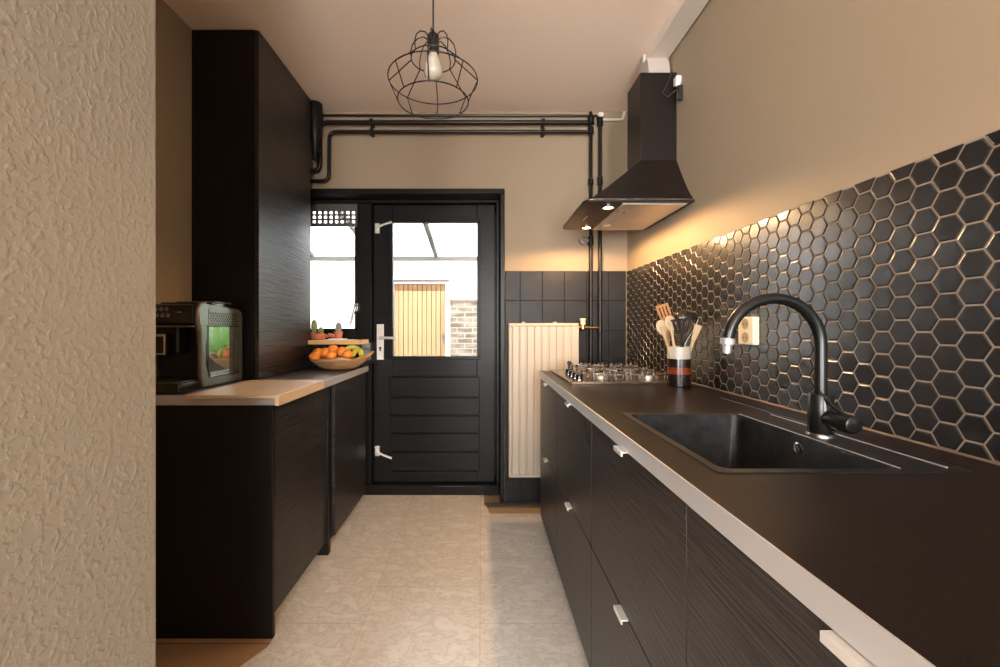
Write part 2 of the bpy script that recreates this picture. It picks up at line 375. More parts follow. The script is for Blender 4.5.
# ------------------------------------------------------------------ tiled surfaces
# square tiles on back wall
sq = B(); ty1 = YB - .001
yy0 = YB - .012
zt = 1.531; tw = .146; th = .197
sq.box(XO + .003, XR - .012, YB - .006, ty1, .0, zt - .003)
zz = zt
while zz > 0.01:
    zb = max(zz - th, .004); xx = XO - .045
    while xx < XR - .013:
        a, b = max(xx, XO + .003) + .0012, min(xx + tw, XR - .012) - .0012
        if b - a > .01: sq.box(a, b, yy0, YB - .0065, zb + .0012, zz - .0012)
        xx += tw
    zz -= th
o = obj('square_tiles', sq, 'sqtile', bevel=.0022); tag(o, 'black painted square wall tiles on the back wall behind the radiator', 'wall tiles'); o['kind'] = 'structure'

# hexagon mosaic on the right wall
XT = .960; ZB = .906; ZTT = 1.527
grout = B().box(XT + .0017, XR - .0005, .045, YB - .013, ZB, ZTT)
hexr = thing('hexagon_tile_backsplash', 'black hexagon mosaic tiles with beige grout above the right worktop', 'wall tiles', (XT + .004, 1.3, ZB)); hexr['kind'] = 'structure'
obj('grout', grout, 'grout', hexr, smooth=False)
pitch = .0535; Rr = pitch / math.sqrt(3); cp = 1.5 * Rr
bm = bmesh.new(); gap = .0026
def clip_poly(P, zmin, zmax, ymin, ymax):
    for idx, lim, sgn in ((1, zmin, 1), (1, zmax, -1), (0, ymin, 1), (0, ymax, -1)):
        Q = []
        for i in range(len(P)):
            a, b = P[i], P[(i + 1) % len(P)]
            ia = (a[idx] - lim) * sgn >= 0; ib = (b[idx] - lim) * sgn >= 0
            if ia: Q.append(a)
            if ia != ib:
                t = (lim - a[idx]) / (b[idx] - a[idx]); Q.append((a[0] + (b[0] - a[0]) * t, a[1] + (b[1] - a[1]) * t))
        P = Q
        if len(P) < 3: return None
    return P
def inset(P, c, d):
    """move each edge of convex polygon P inwards by d"""
    n = len(P); out = []
    L_ = []
    for i in range(n):
        a, b = P[i], P[(i + 1) % n]; ex, ey = b[0] - a[0], b[1] - a[1]; l = math.hypot(ex, ey)
        if l < 1e-5: continue
        nx, ny = -ey / l, ex / l
        if (c[0] - a[0]) * nx + (c[1] - a[1]) * ny < 0: nx, ny = -nx, -ny
        L_.append((a[0] + nx * d, a[1] + ny * d, ex / l, ey / l))
    n = len(L_)
    for i in range(n):
        x1_, y1_, dx1, dy1 = L_[i - 1]; x2_, y2_, dx2, dy2 = L_[i]
        det = dx1 * dy2 - dy1 * dx2
        if abs(det) < 1e-6: return None
        t = ((x2_ - x1_) * dy2 - (y2_ - y1_) * dx2) / det
        out.append((x1_ + dx1 * t, y1_ + dy1 * t))
    return out
ci = -24
while True:
    yc = .855 + ci * cp
    if yc > YB: break
    if yc > .03:
        off = 0 if ci % 2 == 0 else pitch / 2
        k = -2
        while True:
            zc_ = 1.497 + pitch / 2 + off - pitch * k; k += 1
            if zc_ < ZB - pitch: break
            P = [(yc + (Rr - gap / 1.732) * math.cos(math.radians(60 * j)), zc_ + (Rr - gap / 1.732) * math.sin(math.radians(60 * j))) for j in range(6)]
            P = clip_poly(P, ZB + .002, ZTT - .0005, .045, YB - .0132)
            if not P: continue
            c = (sum(p[0] for p in P) / len(P), sum(p[1] for p in P) / len(P))
            if max(p[0] for p in P) - min(p[0] for p in P) < .007 or max(p[1] for p in P) - min(p[1] for p in P) < .0075: continue
            loops = []
            tilt = (random.uniform(-.012, .012), random.uniform(-.012, .012))
            ok = True
            for d, dx in ((0, .0022), (.0006, .0009), (.0018, .0001), (.0032, -.0003)):
                Q = inset(P, c, d) if d else P
                if not Q: ok = False; break
                loops.append([bm.verts.new((XT + dx + (q[0] - c[0]) * tilt[0] + (q[1] - c[1]) * tilt[1], q[0], q[1])) for q in Q])
            if not ok or len({len(l) for l in loops}) != 1: continue
            for A, Bq in zip(loops, loops[1:]):
                n = len(A)
                for j in range(n): bm.faces.new((A[j], A[(j + 1) % n], Bq[(j + 1) % n], Bq[j]))
            bm.faces.new(loops[-1])
    ci += 1
mb = B(); mb.bm.free(); mb.bm = bm
obj('hexagon_tiles', mb, 'hex', hexr, smooth=False, label='black satin hexagon tiles')

# ------------------------------------------------------------------ right run of base cabinets
XF = .345; XB = XR - .002
def lip_handle(parent, yc, ln, z):
    h = B().prism([(XF + .0, z), (XF - .018, z), (XF - .018, z - .011), (XF - .0135, z - .011), (XF - .0135, z - .0035), (XF + .0, z - .0035)], 'y', yc - ln / 2, yc + ln / 2)
    return obj('handle', h, 'handle', parent, bevel=.0008, label='pale metal lip handle')
def base_unit(y0, y1, label, hl, split=True, top=.868):
    t = thing('base_cabinet', label, 'cabinet', ((XF + XB) / 2, (y0 + y1) / 2, 0), 'base cabinets under the long worktop')
    obj('body', B().box(XF + .02, XB, y0 + .0005, y1 - .0005, .07, top), 'ash_end', t, smooth=False)
    if top < .8: [obj('side_board', B().box(a, b, y0 + .0005, y1 - .0005, top, .868), 'ash_end', t, smooth=False) for a, b in ((XF + .02, XF + .035), (XB - .02, XB))]
    obj('plinth', B().box(XF + .06, XF + .078, y0 + .0005, y1 - .0005, .0035, .07), 'ash_end', t, smooth=False)
    for za, zb in (((.074, .470), (.474, .863)) if split else ((.074, .863),)):
        d = obj('drawer_front', B().box(XF, XF + .019, y0 + .0015, y1 - .0015, za, zb), 'ash', t, bevel=.001)
        lip_handle(d, (y0 + y1) / 2, hl, zb + .0045)
    return t
base_unit(1.896, 2.405, 'black base cabinet at the far end under the gas hob, beside the radiator', .05)
base_unit(1.298, 1.896, 'black two-drawer base cabinet between the far end unit and the sink unit', .055)
base_unit(.697, 1.298, 'black base cabinet under the sink with two pale handles', .055, top=.695)
base_unit(.05, .697, 'black base cabinet nearest the camera at the bottom right corner', .055)
# worktop with a sink cut-out
wt = thing('worktop', 'long dark brown kitchen worktop with pale aluminium front edge on the right', 'worktop', (.65, 1.1, .869))
XW0, XW1, YW0, YW1 = .3415, XR - .001, .045, 2.41
SX0, SX1, SY0, SY1 = .418, .852, .728, 1.222
def slab_hole(xs, ys, z0, z1):
    m_ = B(); bm_ = m_.bm
    V = {(i, j, k): bm_.verts.new((xs[i], ys[j], z)) for i in range(4) for j in range(4) for k, z in enumerate((z0, z1))}
    for i in range(3):
        for j in range(3):
            if i == 1 and j == 1: continue
            bm_.faces.new((V[i, j, 1], V[i + 1, j, 1], V[i + 1, j + 1, 1], V[i, j + 1, 1])); bm_.faces.new((V[i, j, 0], V[i, j + 1, 0], V[i + 1, j + 1, 0], V[i + 1, j, 0]))
    def side(a, b): bm_.faces.new((V[*a, 0], V[*b, 0], V[*b, 1], V[*a, 1]))
    for i in range(3):
        side((i, 0), (i + 1, 0)); side((i, 3), (i + 1, 3)); side((0, i), (0, i + 1)); side((3, i), (3, i + 1))
    side((1, 1), (2, 1)); side((1, 2), (2, 2)); side((1, 1), (1, 2)); side((2, 1), (2, 2))
    return m_
obj('worktop_board', slab_hole([XW0, SX0, SX1, XW1], [YW0, SY0, SY1, YW1], .869, .905), 'worktop', wt, smooth=False)
obj('edge_strip', B().box(XW0 - .003, XW0 - .0002, YW0, YW1, .869, .9052), 'alu', wt, smooth=False, label='pale aluminium edge strip')
obj('sealing_strip', B().prism([(XT - .006, .9052), (XT + .001, .9052), (XT + .001, .910)], 'y', YW0, YW1), mat('warm grey sealing strip', (.13, .095, .075), .35, metal=.3), wt, smooth=False, label='pale sealing strip along the tiles')

# sink: single bowl with tap ledge and a narrow raised rim
sink = thing('sink', 'black composite sink with one deep bowl set in the worktop', 'sink', (.63, .97, .70))
bx0, bx1, by0, by1 = .430, .748, .742, 1.205
m_ = B()
bm_ = m_.bm
rim_o = rounded(SX0 - .006, SX1 + .004, SY0 - .006, SY1 + .006, .012, 4)
rim_i = rounded(bx0, bx1, by0, by1, .022, 4)
def ring(P, z, dz=0): return [bm_.verts.new((p[0], p[1], z)) for p in P]
lo = [(ring(rim_o, .9053)), ring(rim_o, .9068), ring(rim_i, .9068), ring(rounded(bx0 + .002, bx1 - .002, by0 + .002, by1 - .002, .022, 4), .900), ring(rounded(bx0 + .008, bx1 - .008, by0 + .008, by1 - .008, .03, 4), .730), ring(rounded(bx0 + .022, bx1 - .022, by0 + .022, by1 - .022, .03, 4), .712)]
for A, Bq in zip(lo, lo[1:]):
    n = len(A)
    for j in range(n): bm_.faces.new((A[j], A[(j + 1) % n], Bq[(j + 1) % n], Bq[j]))
bm_.faces.new(lo[-1])
obj('bowl', m_, 'sink', sink)
obj('drain', B().lathe([(.0, 0), (.045, 0), (.045, .003), (.03, .004), (.028, .001), (.0, .001)], ((bx0 + bx1) / 2, (by0 + by1) / 2, .712)), 'steel', sink, label='round steel drain')
oy, oz, ox = .973, .876, bx1 - .003
ov = B().lathe([(.0135, .0), (.0135, -.003), (.0105, -.004), (.0095, -.002), (.0095, 0)], (ox, oy, oz), 24, 'x')
for a in (90, 210, 330):
    t = math.radians(a); ov.tube([(ox - .0025, oy, oz), (ox - .0025, oy + .0095 * math.cos(t), oz + .0095 * math.sin(t))], .0014, 6)
ov.cyl((ox - .002, oy, oz), (ox - .005, oy, oz), .0035, n=12)
obj('overflow', ov, 'steel', sink, label='round steel overflow ring')
rl = B().box(bx1 + .001, bx1 + .003, .742, 1.205, .9068, .9082).box(.836, .8385, .745, 1.20, .9068, .9085)  # pale metal strips stand in for the highlights on the sink rims
obj('rim_highlight', rl, 'alu', sink, smooth=False, label='thin pale ridge standing for the rim highlight along the tap ledge')
o = obj('draining_groove', B().box(.862, .864, .73, 1.50, .9051, .9062), 'steel_dark'); tag(o, 'thin metallic strip on the worktop between sink and hexagon tiles', 'strip')

# tap
tap = thing('tap', 'black high-arc kitchen tap with side lever at the sink', 'tap', (.79, .96, .906))
tx, ty = .790, .965
obj('base_ring', B().lathe([(0, 0), (.0285, 0), (.0285, .004), (.026, .008), (0, .008)], (tx, ty, .9068)), 'steel_dark', tap)
obj('body', B().lathe([(0, 0), (.0245, 0), (.0255, .002), (.0255, .086), (.0235, .090), (0, .090)], (tx, ty, .9145)), 'satin_black', tap)
zs = PZ(345, ty); ar = .1085; pts = [(tx, ty, 1.0), (tx, ty, 1.05), (tx, ty, zs)]
for k in range(1, 25):
    a = math.radians(172 * k / 24); pts.append((tx - ar + ar * math.cos(a), ty, zs + ar * math.sin(a)))
obj('spout', B().tube(pts, .0128, 20), 'satin_black', tap)
e = Vector(pts[-1]); d = (Vector(pts[-1]) - Vector(pts[-2])).normalized()
def along(p, d, prof, m_=None, n=24):
    m_ = m_ or B(); return m_.tube([p + d * h for h, r in prof], [r for h, r in prof], n)
obj('diverter', along(e, Vector((-.08, 0, -1)).normalized(), [(-.002, .011), (.0, .0145), (.004, .0155), (.013, .0155), (.0135, .012), (.017, .011), (.0175, .0095), (.034, .0085), (.036, .006)]), mat('grey metal diverter', (.42, .41, .40), .35, metal=.6), tap, label='grey metal diverter at the spout end')
kz = PZ(420, .93)
kn = B().tube([(tx, ty - .02, kz), (tx, .935, kz)], .0165, 20)
obj('lever_neck', kn, 'satin_black', tap)
obj('lever_knob', B().tube([(tx, .934, kz), (tx, .931, kz), (tx, .882, kz), (tx, .878, kz), (tx, .876, kz)], [.016, .0195, .0195, .018, .013], 28), 'satin_black', tap)
obj('lever_pin', B().tube([(tx + .004, .905, kz + .017), (tx - .004, .93, kz + .032), (tx - .012, .955, PZ(392, .955))], [.0035, .0035, .0042], 10), 'satin_black', tap)

# double socket
ws = thing('wall_socket', 'cream double wall socket on the hexagon tiles', 'socket', (XT, 1.47, 1.14))
y0, y1, z0, z1 = 1.428, 1.512, 1.098, 1.196; xf = XT - .024
obj('housing', B().box(xf, XT - .0005, y0, y1, z0, z1), 'cream', ws, bevel=.004)
for zc_ in (1.171, 1.123):
    so = obj('socket_outlet', B().cyl((xf - .0003, (y0 + y1) / 2, zc_), (xf - .0016, (y0 + y1) / 2, zc_), .0185, n=28), 'socket_dark', ws, smooth=False, label='round beige outlet')
    obj('pin_hole', B().cyl((xf - .0024, 1.463, zc_), (xf - .0017, 1.463, zc_), .0028, n=10).cyl((xf - .0024, 1.478, zc_), (xf - .0017, 1.478, zc_), .0028, n=10), 'rubber', so)

# ------------------------------------------------------------------ gas hob
hob = thing('gas_hob', 'four-burner gas hob with cast iron grates at the far end of the worktop', 'hob', (.65, 2.12, .905))
hx0, hx1, hy0, hy1 = .399, .925, 1.852, 2.392
obj('hob_plate', B().prism(rounded(hx0, hx1, hy0, hy1, .008, 3), 'z', .9053, .915), mat('bronze brown steel plate', (.10, .07, .05), .25, metal=.6), hob, bevel=.0015)
for bx_, by_, r in ((.575, 1.985, .030), (.80, 1.985, .045), (.575, 2.25, .045), (.80, 2.25, .036)):
    bb = obj('burner', B().lathe([(0, 0), (r, 0), (r, .010), (r * .9, .014), (r * .88, .018), (0, .018)], (bx_, by_, .915)), 'filter', hob, label='aluminium burner ring')
    obj('burner_cap', B().lathe([(0, 0), (r * .8, 0), (r * .82, .004), (r * .7, .008), (0, .009)], (bx_, by_, .933)), 'iron', bb)
def grate(xa, xb, ya, yb):
    g = B(); zt_ = .957; t = .005
    for (a, b) in (((xa, ya), (xb, ya)), ((xb, ya), (xb, yb)), ((xb, yb), (xa, yb)), ((xa, yb), (xa, ya))):
        g.box(min(a[0], b[0]) - t, max(a[0], b[0]) + t, min(a[1], b[1]) - t, max(a[1], b[1]) + t, .938, .946)
    for cx_, cy_ in (((xa + xb) / 2, ya + (yb - ya) * .25), ((xa + xb) / 2, ya + (yb - ya) * .75)):
        for dx, dy, L_ in ((1, 0, (xb - xa) / 2), (-1, 0, (xb - xa) / 2), (0, 1, (yb - ya) / 4), (0, -1, (yb - ya) / 4)):
            i_ = .022
            g.box(min(cx_ + dx * i_, cx_ + dx * L_) - t, max(cx_ + dx * i_, cx_ + dx * L_) + t, min(cy_ + dy * i_, cy_ + dy * L_) - t, max(cy_ + dy * i_, cy_ + dy * L_) + t, .944, zt_)
    g.box(xa, xb, (ya + yb) / 2 - t, (ya + yb) / 2 + t, .938, .95)
    for x_ in [xa, xa + (xb - xa) / 3, xa + 2 * (xb - xa) / 3, xb]:
        for y_ in (ya, yb):
            g.box(x_ - .005, x_ + .005, y_ - .006, y_ + .006, .915, zt_)
    for y_ in [ya + (yb - ya) / 4, (ya + yb) / 2, ya + 3 * (yb - ya) / 4]:
        for x_ in (xa, xb): g.box(x_ - .005, x_ + .005, y_ - .005, y_ + .005, .915, zt_)
    return obj('pan_support', g, 'iron', hob, bevel=.0015, label='cast iron pan support')
grate(.515, .665, 1.90, 2.345); grate(.685, .845, 1.90, 2.345)
for k in range(4):
    ky = 1.93 + k * .078
    kk = obj('knob', B().lathe([(0, 0), (.019, 0), (.019, .004), (.0155, .006), (.0145, .024), (.012, .027), (0, .027)], (.457, ky, .915)), 'plastic_black', hob)
    obj('knob_ring', B().lathe([(.0195, 0), (.022, 0), (.022, .002), (.0195, .002)], (.457, ky, .915)), 'steel', kk)
obj('ignition_post', B().cyl((.505, 2.375, .915), (.505, 2.375, .952), .008).sphere((.505, 2.375, .955), .012), 'plastic_black', hob)

# ------------------------------------------------------------------ utensil jar
jar_y = 1.80; jx = PX(679, jar_y); zj = .9055
jar = thing('utensil_jar', 'striped cream, black and rust stoneware jar holding utensils', 'jar', (jx, jar_y, zj))
R_ = .0475; jh = .170
obj('jar_base', B().lathe([(0, 0), (R_ - .003, 0), (R_, .003), (R_, .052)], (jx, jar_y, zj)), 'jar_dark', jar, label='dark glazed foot')
obj('jar_band', B().lathe([(R_, .052), (R_, .082)], (jx, jar_y, zj)), 'jar_rust', jar, label='rust red glazed band')
obj('jar_band', B().lathe([(R_, .082), (R_, .118)], (jx, jar_y, zj)), 'jar_dark', jar, label='dark glazed band')
obj('jar_rim', B().lathe([(R_, .118), (R_, jh - .002), (R_ - .003, jh), (R_ - .006, jh - .002), (R_ - .006, .02), (0, .02)], (jx, jar_y, zj)), 'jar_cream', jar, label='cream glazed rim')
G = 'cooking utensils in the striped jar'
zr = zj + jh
def shaft(m_, a, b, r0=.0055, r1=.005): return m_.tube([a, b], [r0, r1], 10)
# brown slotted spatula, leaning left
def blade(m_, base, tip, w0, w1, th, slots=0, nrm=(0, -1, 0)):
    base, tip = Vector(base), Vector(tip); d = tip - base; L_ = d.length; d.normalize(); s = d.cross(Vector(nrm)).normalized(); n_ = s.cross(d).normalized()
    def quad(u0, u1, f0, f1):
        P = []
        for u, f in ((u0, f0), (u0, f1), (u1, f1), (u1, f0)):
            w = w0 + (w1 - w0) * u; P.append(base + d * (L_ * u) + s * (w * f))
        A = [m_.bm.verts.new(p + n_ * th / 2) for p in P]; Bv = [m_.bm.verts.new(p - n_ * th / 2) for p in P]
        m_.bm.faces.new(A); m_.bm.faces.new(Bv[::-1])
        for i in range(4): m_.bm.faces.new((A[i], A[(i + 1) % 4], Bv[(i + 1) % 4], Bv[i]))
    if not slots: quad(0, 1, -1, 1); return m_
    quad(0, .22, -1, 1); quad(.85, 1, -1, 1)
    n = 2 * slots + 1
    wb_ = [1.5 if i % 2 == 0 else 1.0 for i in range(n)]; tot = sum(wb_)
    for i in range(0, n, 2): quad(.22, .85, -1 + 2 * sum(wb_[:i]) / tot, -1 + 2 * sum(wb_[:i + 1]) / tot)
    return m_
m_ = B(); b0 = (jx - .025, jar_y + .015, zj + .03); b1 = (PX(668, 1.85), 1.86, PZ(320, 1.85)); shaft(m_, b0, b1); blade(m_, b1, (PX(662.5, 1.86), 1.87, PZ(304.5, 1.86)), .026, .029, .005, 3)
tag(obj('slotted_spatula', m_, 'mid_wood', bevel=.001), 'brown wooden slotted spatula leaning left in the striped jar', 'spatula', G)
for (ax, ay, tpx, tpy, lab) in ((-.030, -.015, 659.5, 326, 'pale wooden spoon leaning furthest left in the striped jar'), (-.012, -.02, 667.5, 322, 'pale wooden spoon standing upright at the left of the black slotted turner')):
    m_ = B(); t_ = Vector((PX(tpx, jar_y), jar_y + ay - .005, PZ(tpy, jar_y))); bt_ = Vector((jx + ax * .3, jar_y + ay * .5, zj + .03)); d = (t_ - bt_).normalized()
    m_.tube([bt_, bt_.lerp(t_, .75), t_ - d * .02, t_ - d * .002], [.005, .006, .011, .013], 10)
    s0 = B(); 
    for i in range(0): pass
    prof = [(-.022, .007), (-.010, .016), (.004, .023), (.022, .0245), (.038, .018), (.045, .008)]
    c0 = t_
    # flattened spoon head
    rings = []
    side = d.cross(Vector((0, 1, 0))).normalized(); nn = side.cross(d).normalized()
    for h, r in prof:
        rings.append([m_.bm.verts.new(c0 - d * .02 + d * h + side * r * math.cos(2 * math.pi * k / 14) + nn * .0045 * math.sin(2 * math.pi * k / 14)) for k in range(14)])
    for A, Bq in zip(rings, rings[1:]):
        for k in range(14): m_.bm.faces.new((A[k], A[(k + 1) % 14], Bq[(k + 1) % 14], Bq[k]))
    m_.bm.faces.new(rings[0][::-1]); m_.bm.faces.new(rings[-1])
    tag(obj('wooden_spoon', m_, 'pale_wood'), lab, 'spoon', G)
# black slotted turner, facing the camera
m_ = B(); y_ = jar_y - .03; b0 = (jx + .006, y_ + .02, zj + .03); b1 = (PX(682, y_), y_, PZ(333, y_)); shaft(m_, b0, b1, .005, .006); blade(m_, b1, (PX(680, y_), y_ - .006, PZ(318.5, y_)), .024, .044, .004, 3)
tag(obj('slotted_turner', m_, 'plastic_black', bevel=.001), 'black slotted turner in the middle of the striped jar', 'turner', G)
# black pasta ladle: bowl shaped head tilted, behind
m_ = B(); cL = Vector((PX(686, jar_y), jar_y + .005, PZ(322, jar_y)))
m_.tube([(jx + .02, jar_y + .01, zj + .03), (jx + .03, jar_y + .01, zr + .01), (PX(697, jar_y), jar_y + .01, PZ(325, jar_y)), (PX(699, jar_y), jar_y + .008, PZ(319, jar_y))], [.005, .005, .005, .005], 10)
rings = []
for i in range(1, 9):
    ph = math.pi / 2 * i / 8; rings.append([m_.bm.verts.new((cL.x + .052 * math.sin(ph) * math.cos(t) - .0, cL.y + .03 * math.sin(ph) * math.sin(t), cL.z + .043 * math.cos(ph) + .01)) for t in [2 * math.pi * k / 24 for k in range(24)]])
for A, Bq in zip(rings, rings[1:]):
    for k in range(24): m_.bm.faces.new((A[k], A[(k + 1) % 24], Bq[(k + 1) % 24], Bq[k]))
m_.bm.faces.new(rings[0][::-1])
tag(obj('ladle', m_, mat('black gloss ladle', (.015, .010, .007), .12, spec=.9), solid=.003), 'black round ladle leaning right in the striped jar, bowl upwards', 'ladle', G)
m_ = B(); b1 = (PX(692, jar_y), jar_y - .01, PZ(340, jar_y)); shaft(m_, (jx + .01, jar_y - .012, zj + .03), b1, .005, .007); blade(m_, b1, (PX(697, jar_y), jar_y - .012, PZ(325, jar_y)), .009, .017, .005)
tag(obj('wooden_spatula', m_, 'pale_wood', bevel=.001), 'pale wooden spatula leaning right below the black ladle in the jar', 'spatula', G)

# ------------------------------------------------------------------ extractor hood
hood = thing('extractor_hood', 'dark extractor hood with two lit lamps above the gas hob', 'extractor hood', (.75, 2.15, 1.72))
hy0, hy1 = 1.877, 2.425; hzp = 1.728; hxl = .469; hw = XR - .002
obj('glass_plate', B().prism(rounded(hxl, hw, hy0, hy1, .045, 6, (1, 0, 0, 1)), 'z', hzp, hzp + .010), 'hood', hood, bevel=.001, label='thin dark front plate')
obj('plate_edge', B().tube([(hw, hy0 - .001, hzp + .010)] + [(p[0], p[1] - .001, hzp + .010) for p in reversed(rounded(hxl, hw, hy0, hy1, .045, 6, (1, 0, 0, 1))[:7])] + [(hxl - .001, hy1 - .05, hzp + .010)], .0022, 8), 'steel', hood, label='bright plate edge')
cx0, cy0, cy1, cz0, cz1 = .788, 2.05, 2.234, 1.985, 2.418
bm_ = bmesh.new(); mb = B(); mb.bm.free(); mb.bm = bm_
def rr(a, b, c, d, z): return [bm_.verts.new(p) for p in ((a, c, z), (b, c, z), (b, d, z), (a, d, z))]
L0 = rr(.50, hw, hy0 + .012, hy1 - .012, hzp + .0105); L1 = rr(.503, hw, hy0 + .014, hy1 - .014, hzp + .020)
Ls = [L0, L1]
for k in range(1, 7):
    t = k / 6; tt = t
    Ls.append(rr(.503 + (cx0 - .503) * tt, hw, hy0 + .014 + (cy0 - hy0 - .014) * (t ** .9), hy1 - .014 + (cy1 - hy1 + .014) * (t ** .9), hzp + .020 + (cz0 - hzp - .020) * (t ** 1.06)))
for A, Bq in zip(Ls, Ls[1:]):
    for j in range(4): bm_.faces.new((A[j], A[(j + 1) % 4], Bq[(j + 1) % 4], Bq[j]))
bm_.faces.new(Ls[0][::-1]); bm_.faces.new(Ls[-1])
obj('canopy', mb, 'hood', hood, bevel=.002)
obj('chimney', B().box(cx0, hw, cy0, cy1, cz0 - .004, cz1), 'hood', hood, bevel=.002)
fx0, fx1 = .648, .940
obj('filter_frame', B().box(fx0 - .006, fx1 + .006, hy0 + .014, hy1 - .012, hzp - .003, hzp - .0005), 'steel_dark', hood, smooth=False)
for ya, yb in ((hy0 + .02, (hy0 + hy1) / 2 - .002), ((hy0 + hy1) / 2 + .002, hy1 - .018)):
    f = obj('grease_filter', B().box(fx0, fx1, ya, yb, hzp - .007, hzp - .0032), 'filter', hood, bevel=.001, label='pale aluminium grease filter')
    obj('filter_latch', B().box(fx0 + .015, fx0 + .06, (ya + yb) / 2 - .022, (ya + yb) / 2 + .022, hzp - .0095, hzp - .0072), 'steel', f, bevel=.001)
for yl in (1.965, 2.365):
    lp = obj('lamp', B().lathe([(.030, 0), (.030, -.004), (.023, -.004), (.022, 0)], (.602, yl, hzp - .0005), 28), 'steel', hood, label='round recessed hood lamp')
    obj('lamp_glass', B().lathe([(0, 0), (.021, 0), (.021, -.002), (0, -.002)], (.602, yl, hzp - .0015), 24), 'glow', lp)
obj('slide_switch', B().box(.535, .545, 2.10, 2.20, hzp - .003, hzp - .0005), 'plastic_black', hood, bevel=.0008)
# flat duct along the ceiling
duct = thing('ventilation_duct', 'off-white flat ventilation duct running along ceiling above the hood', 'duct', (.91, 1.4, CZ))
obj('flat_channel', B().box(.861, .962, -.6, 2.165, CZ - .050, CZ - .0005), 'paleduct', duct, bevel=.002)
obj('elbow', B().prism([(2.165, CZ - .001), (2.205, CZ - .001), (2.21, 2.419), (2.085, 2.419), (2.10, 2.50), (2.12, CZ - .049), (2.165, CZ - .049)], 'x', .845, .955), mat('brown grey duct elbow', (.42, .36, .31), .6), duct, bevel=.003, label='brown-grey elbow down into the hood')
# power plug and cable beside the chimney
pl = thing('power_plug', 'white plug with black cable beside the hood chimney', 'plug', (XR, 2.0, 2.35))
px0 = XR - .001
obj('plug_body', B().box(px0 - .026, px0, 2.00, 2.035, 2.335, 2.375).cyl((px0 - .02, 1.998, 2.32), (px0 - .02, 1.998, 2.345), .012), 'white', pl, bevel=.004)
obj('cable', B().tube([(px0 - .02, 2.02, 2.38), (px0 - .035, 2.03, 2.41), (px0 - .05, 2.042, 2.36), (px0 - .075, 2.044, 2.31), (px0 - .05, 2.04, 2.29), (px0 - .02, 2.01, 2.31)], .004, 8), 'rubber', pl)
obj('wall_bracket', B().box(px0 - .022, px0, 1.985, 2.0, 2.25, 2.32), 'rubber', pl, bevel=.003)

# ------------------------------------------------------------------ pipes on the back wall
YP = YB - .045; PR = .0115
pipes = thing('heating_pipes', 'black painted heating pipes running along the top of the back wall', 'pipes', (.0, YP, 2.45))
def bend_path(pts, r=.05, n=6):
    out = [Vector(pts[0])]
    for a, b, c in zip(pts, pts[1:], pts[2:]):
        a, b, c = map(Vector, (a, b, c)); p = b + (a - b).normalized() * r; q = b + (c - b).normalized() * r
        for k in range(n + 1):
            t = k / n; out.append(p * (1 - t) ** 2 + b * 2 * t * (1 - t) + q * t * t)
    out.append(Vector(pts[-1])); return out
xv1, xv2 = PX(590.8, YP), PX(600, YP)
z_u, z_l = PZ(122.5, YP), PZ(131.8, YP)
p1 = [(PX(303, YP), YP, PZ(171, YP)), (PX(320, YP), YP, PZ(171, YP)), (PX(320, YP), YP, z_u), (xv1, YP, z_u)]
p2 = [(PX(303, YP), YP, PZ(181, YP)), (PX(329, YP), YP, PZ(181, YP)), (PX(329, YP), YP, z_l), (xv1, YP, z_l)]
obj('upper_pipe', B().tube(bend_path(p1), PR * 1.25, 12), 'pipe_black', pipes)
obj('lower_pipe', B().tube(bend_path(p2), PR, 12), 'pipe_black', pipes)
obj('thin_pipe', B().tube([(PX(320, YB), YB - .02, PZ(116.8, YB)), (xv2, YB - .02, PZ(117.2, YB))], .007, 8), 'pipe_black', pipes)
for px in (371.5, 543):
    obj('pipe_clip', B().box(PX(px, YP) - .012, PX(px, YP) + .012, YP - .018, YB, z_u - .02, z_u + .02).box(PX(px, YP) - .006, PX(px, YP) + .006, YP - .01, YP + .01, z_l, z_u).box(PX(px, YP) - .011, PX(px, YP) + .011, YP - .016, YB, z_l - .018, z_l + .016), 'pipe_black', pipes, bevel=.003)
ris = thing('riser_pipe', 'left of two black vertical pipes on the back wall, with round dial', 'pipe', (xv1, YP, 0), 'vertical pipes behind the hob')
m_ = B().cyl((xv1, YP, .02), (xv1, YP, PZ(112, YP)), PR, n=14)
obj('pipe', m_, 'pipe_black', ris)
for py, r, h in ((131, .019, .05), (121, .023, .05), (182, .017, .045), (241, .018, .06)):
    z = PZ(py, YP); obj('coupling', B().lathe([(PR, -h / 2), (r, -h / 2 + .004), (r, h / 2 - .004), (PR, h / 2)], (xv1, YP, z), 14), 'pipe_black', ris)
zv = PZ(240.5, YP); vx = PX(582.5, YP)
obj('dial', B().lathe([(0, 0), (.024, 0), (.026, -.006), (.026, -.028), (.018, -.030), (.016, -.024), (.007, -.024), (.006, -.032), (0, -.032)], (vx + .006, YP + .01, zv), 24, 'y').cyl((vx, YP - .005, zv), (xv1, YP, zv), .010, n=10), mat('grey valve wheel', (.16, .13, .10), .4), ris, label='round grey valve wheel')
ris2 = thing('riser_pipe', 'right of two black vertical pipes on the back wall, nearest the corner', 'pipe', (xv2, YP, 0), 'vertical pipes behind the hob')
obj('pipe', B().cyl((xv2, YP, .02), (xv2, YP, PZ(114, YP)), PR, n=14), 'pipe_black', ris2)
for py, r, h in ((121, .019, .07), (181, .017, .06), (329, .015, .06)):
    z = PZ(py, YP); obj('coupling', B().lathe([(PR, -h / 2), (r, -h / 2 + .004), (r, h / 2 - .004), (PR, h / 2)], (xv2, YP, z), 14), 'pipe_black', ris2)
obj('cap', B().sphere((xv2 + .002, YP - .018, PZ(116, YP)), .020, (1.2, .8, .75)), 'paleduct', ris2, label='off-white cap at the top')
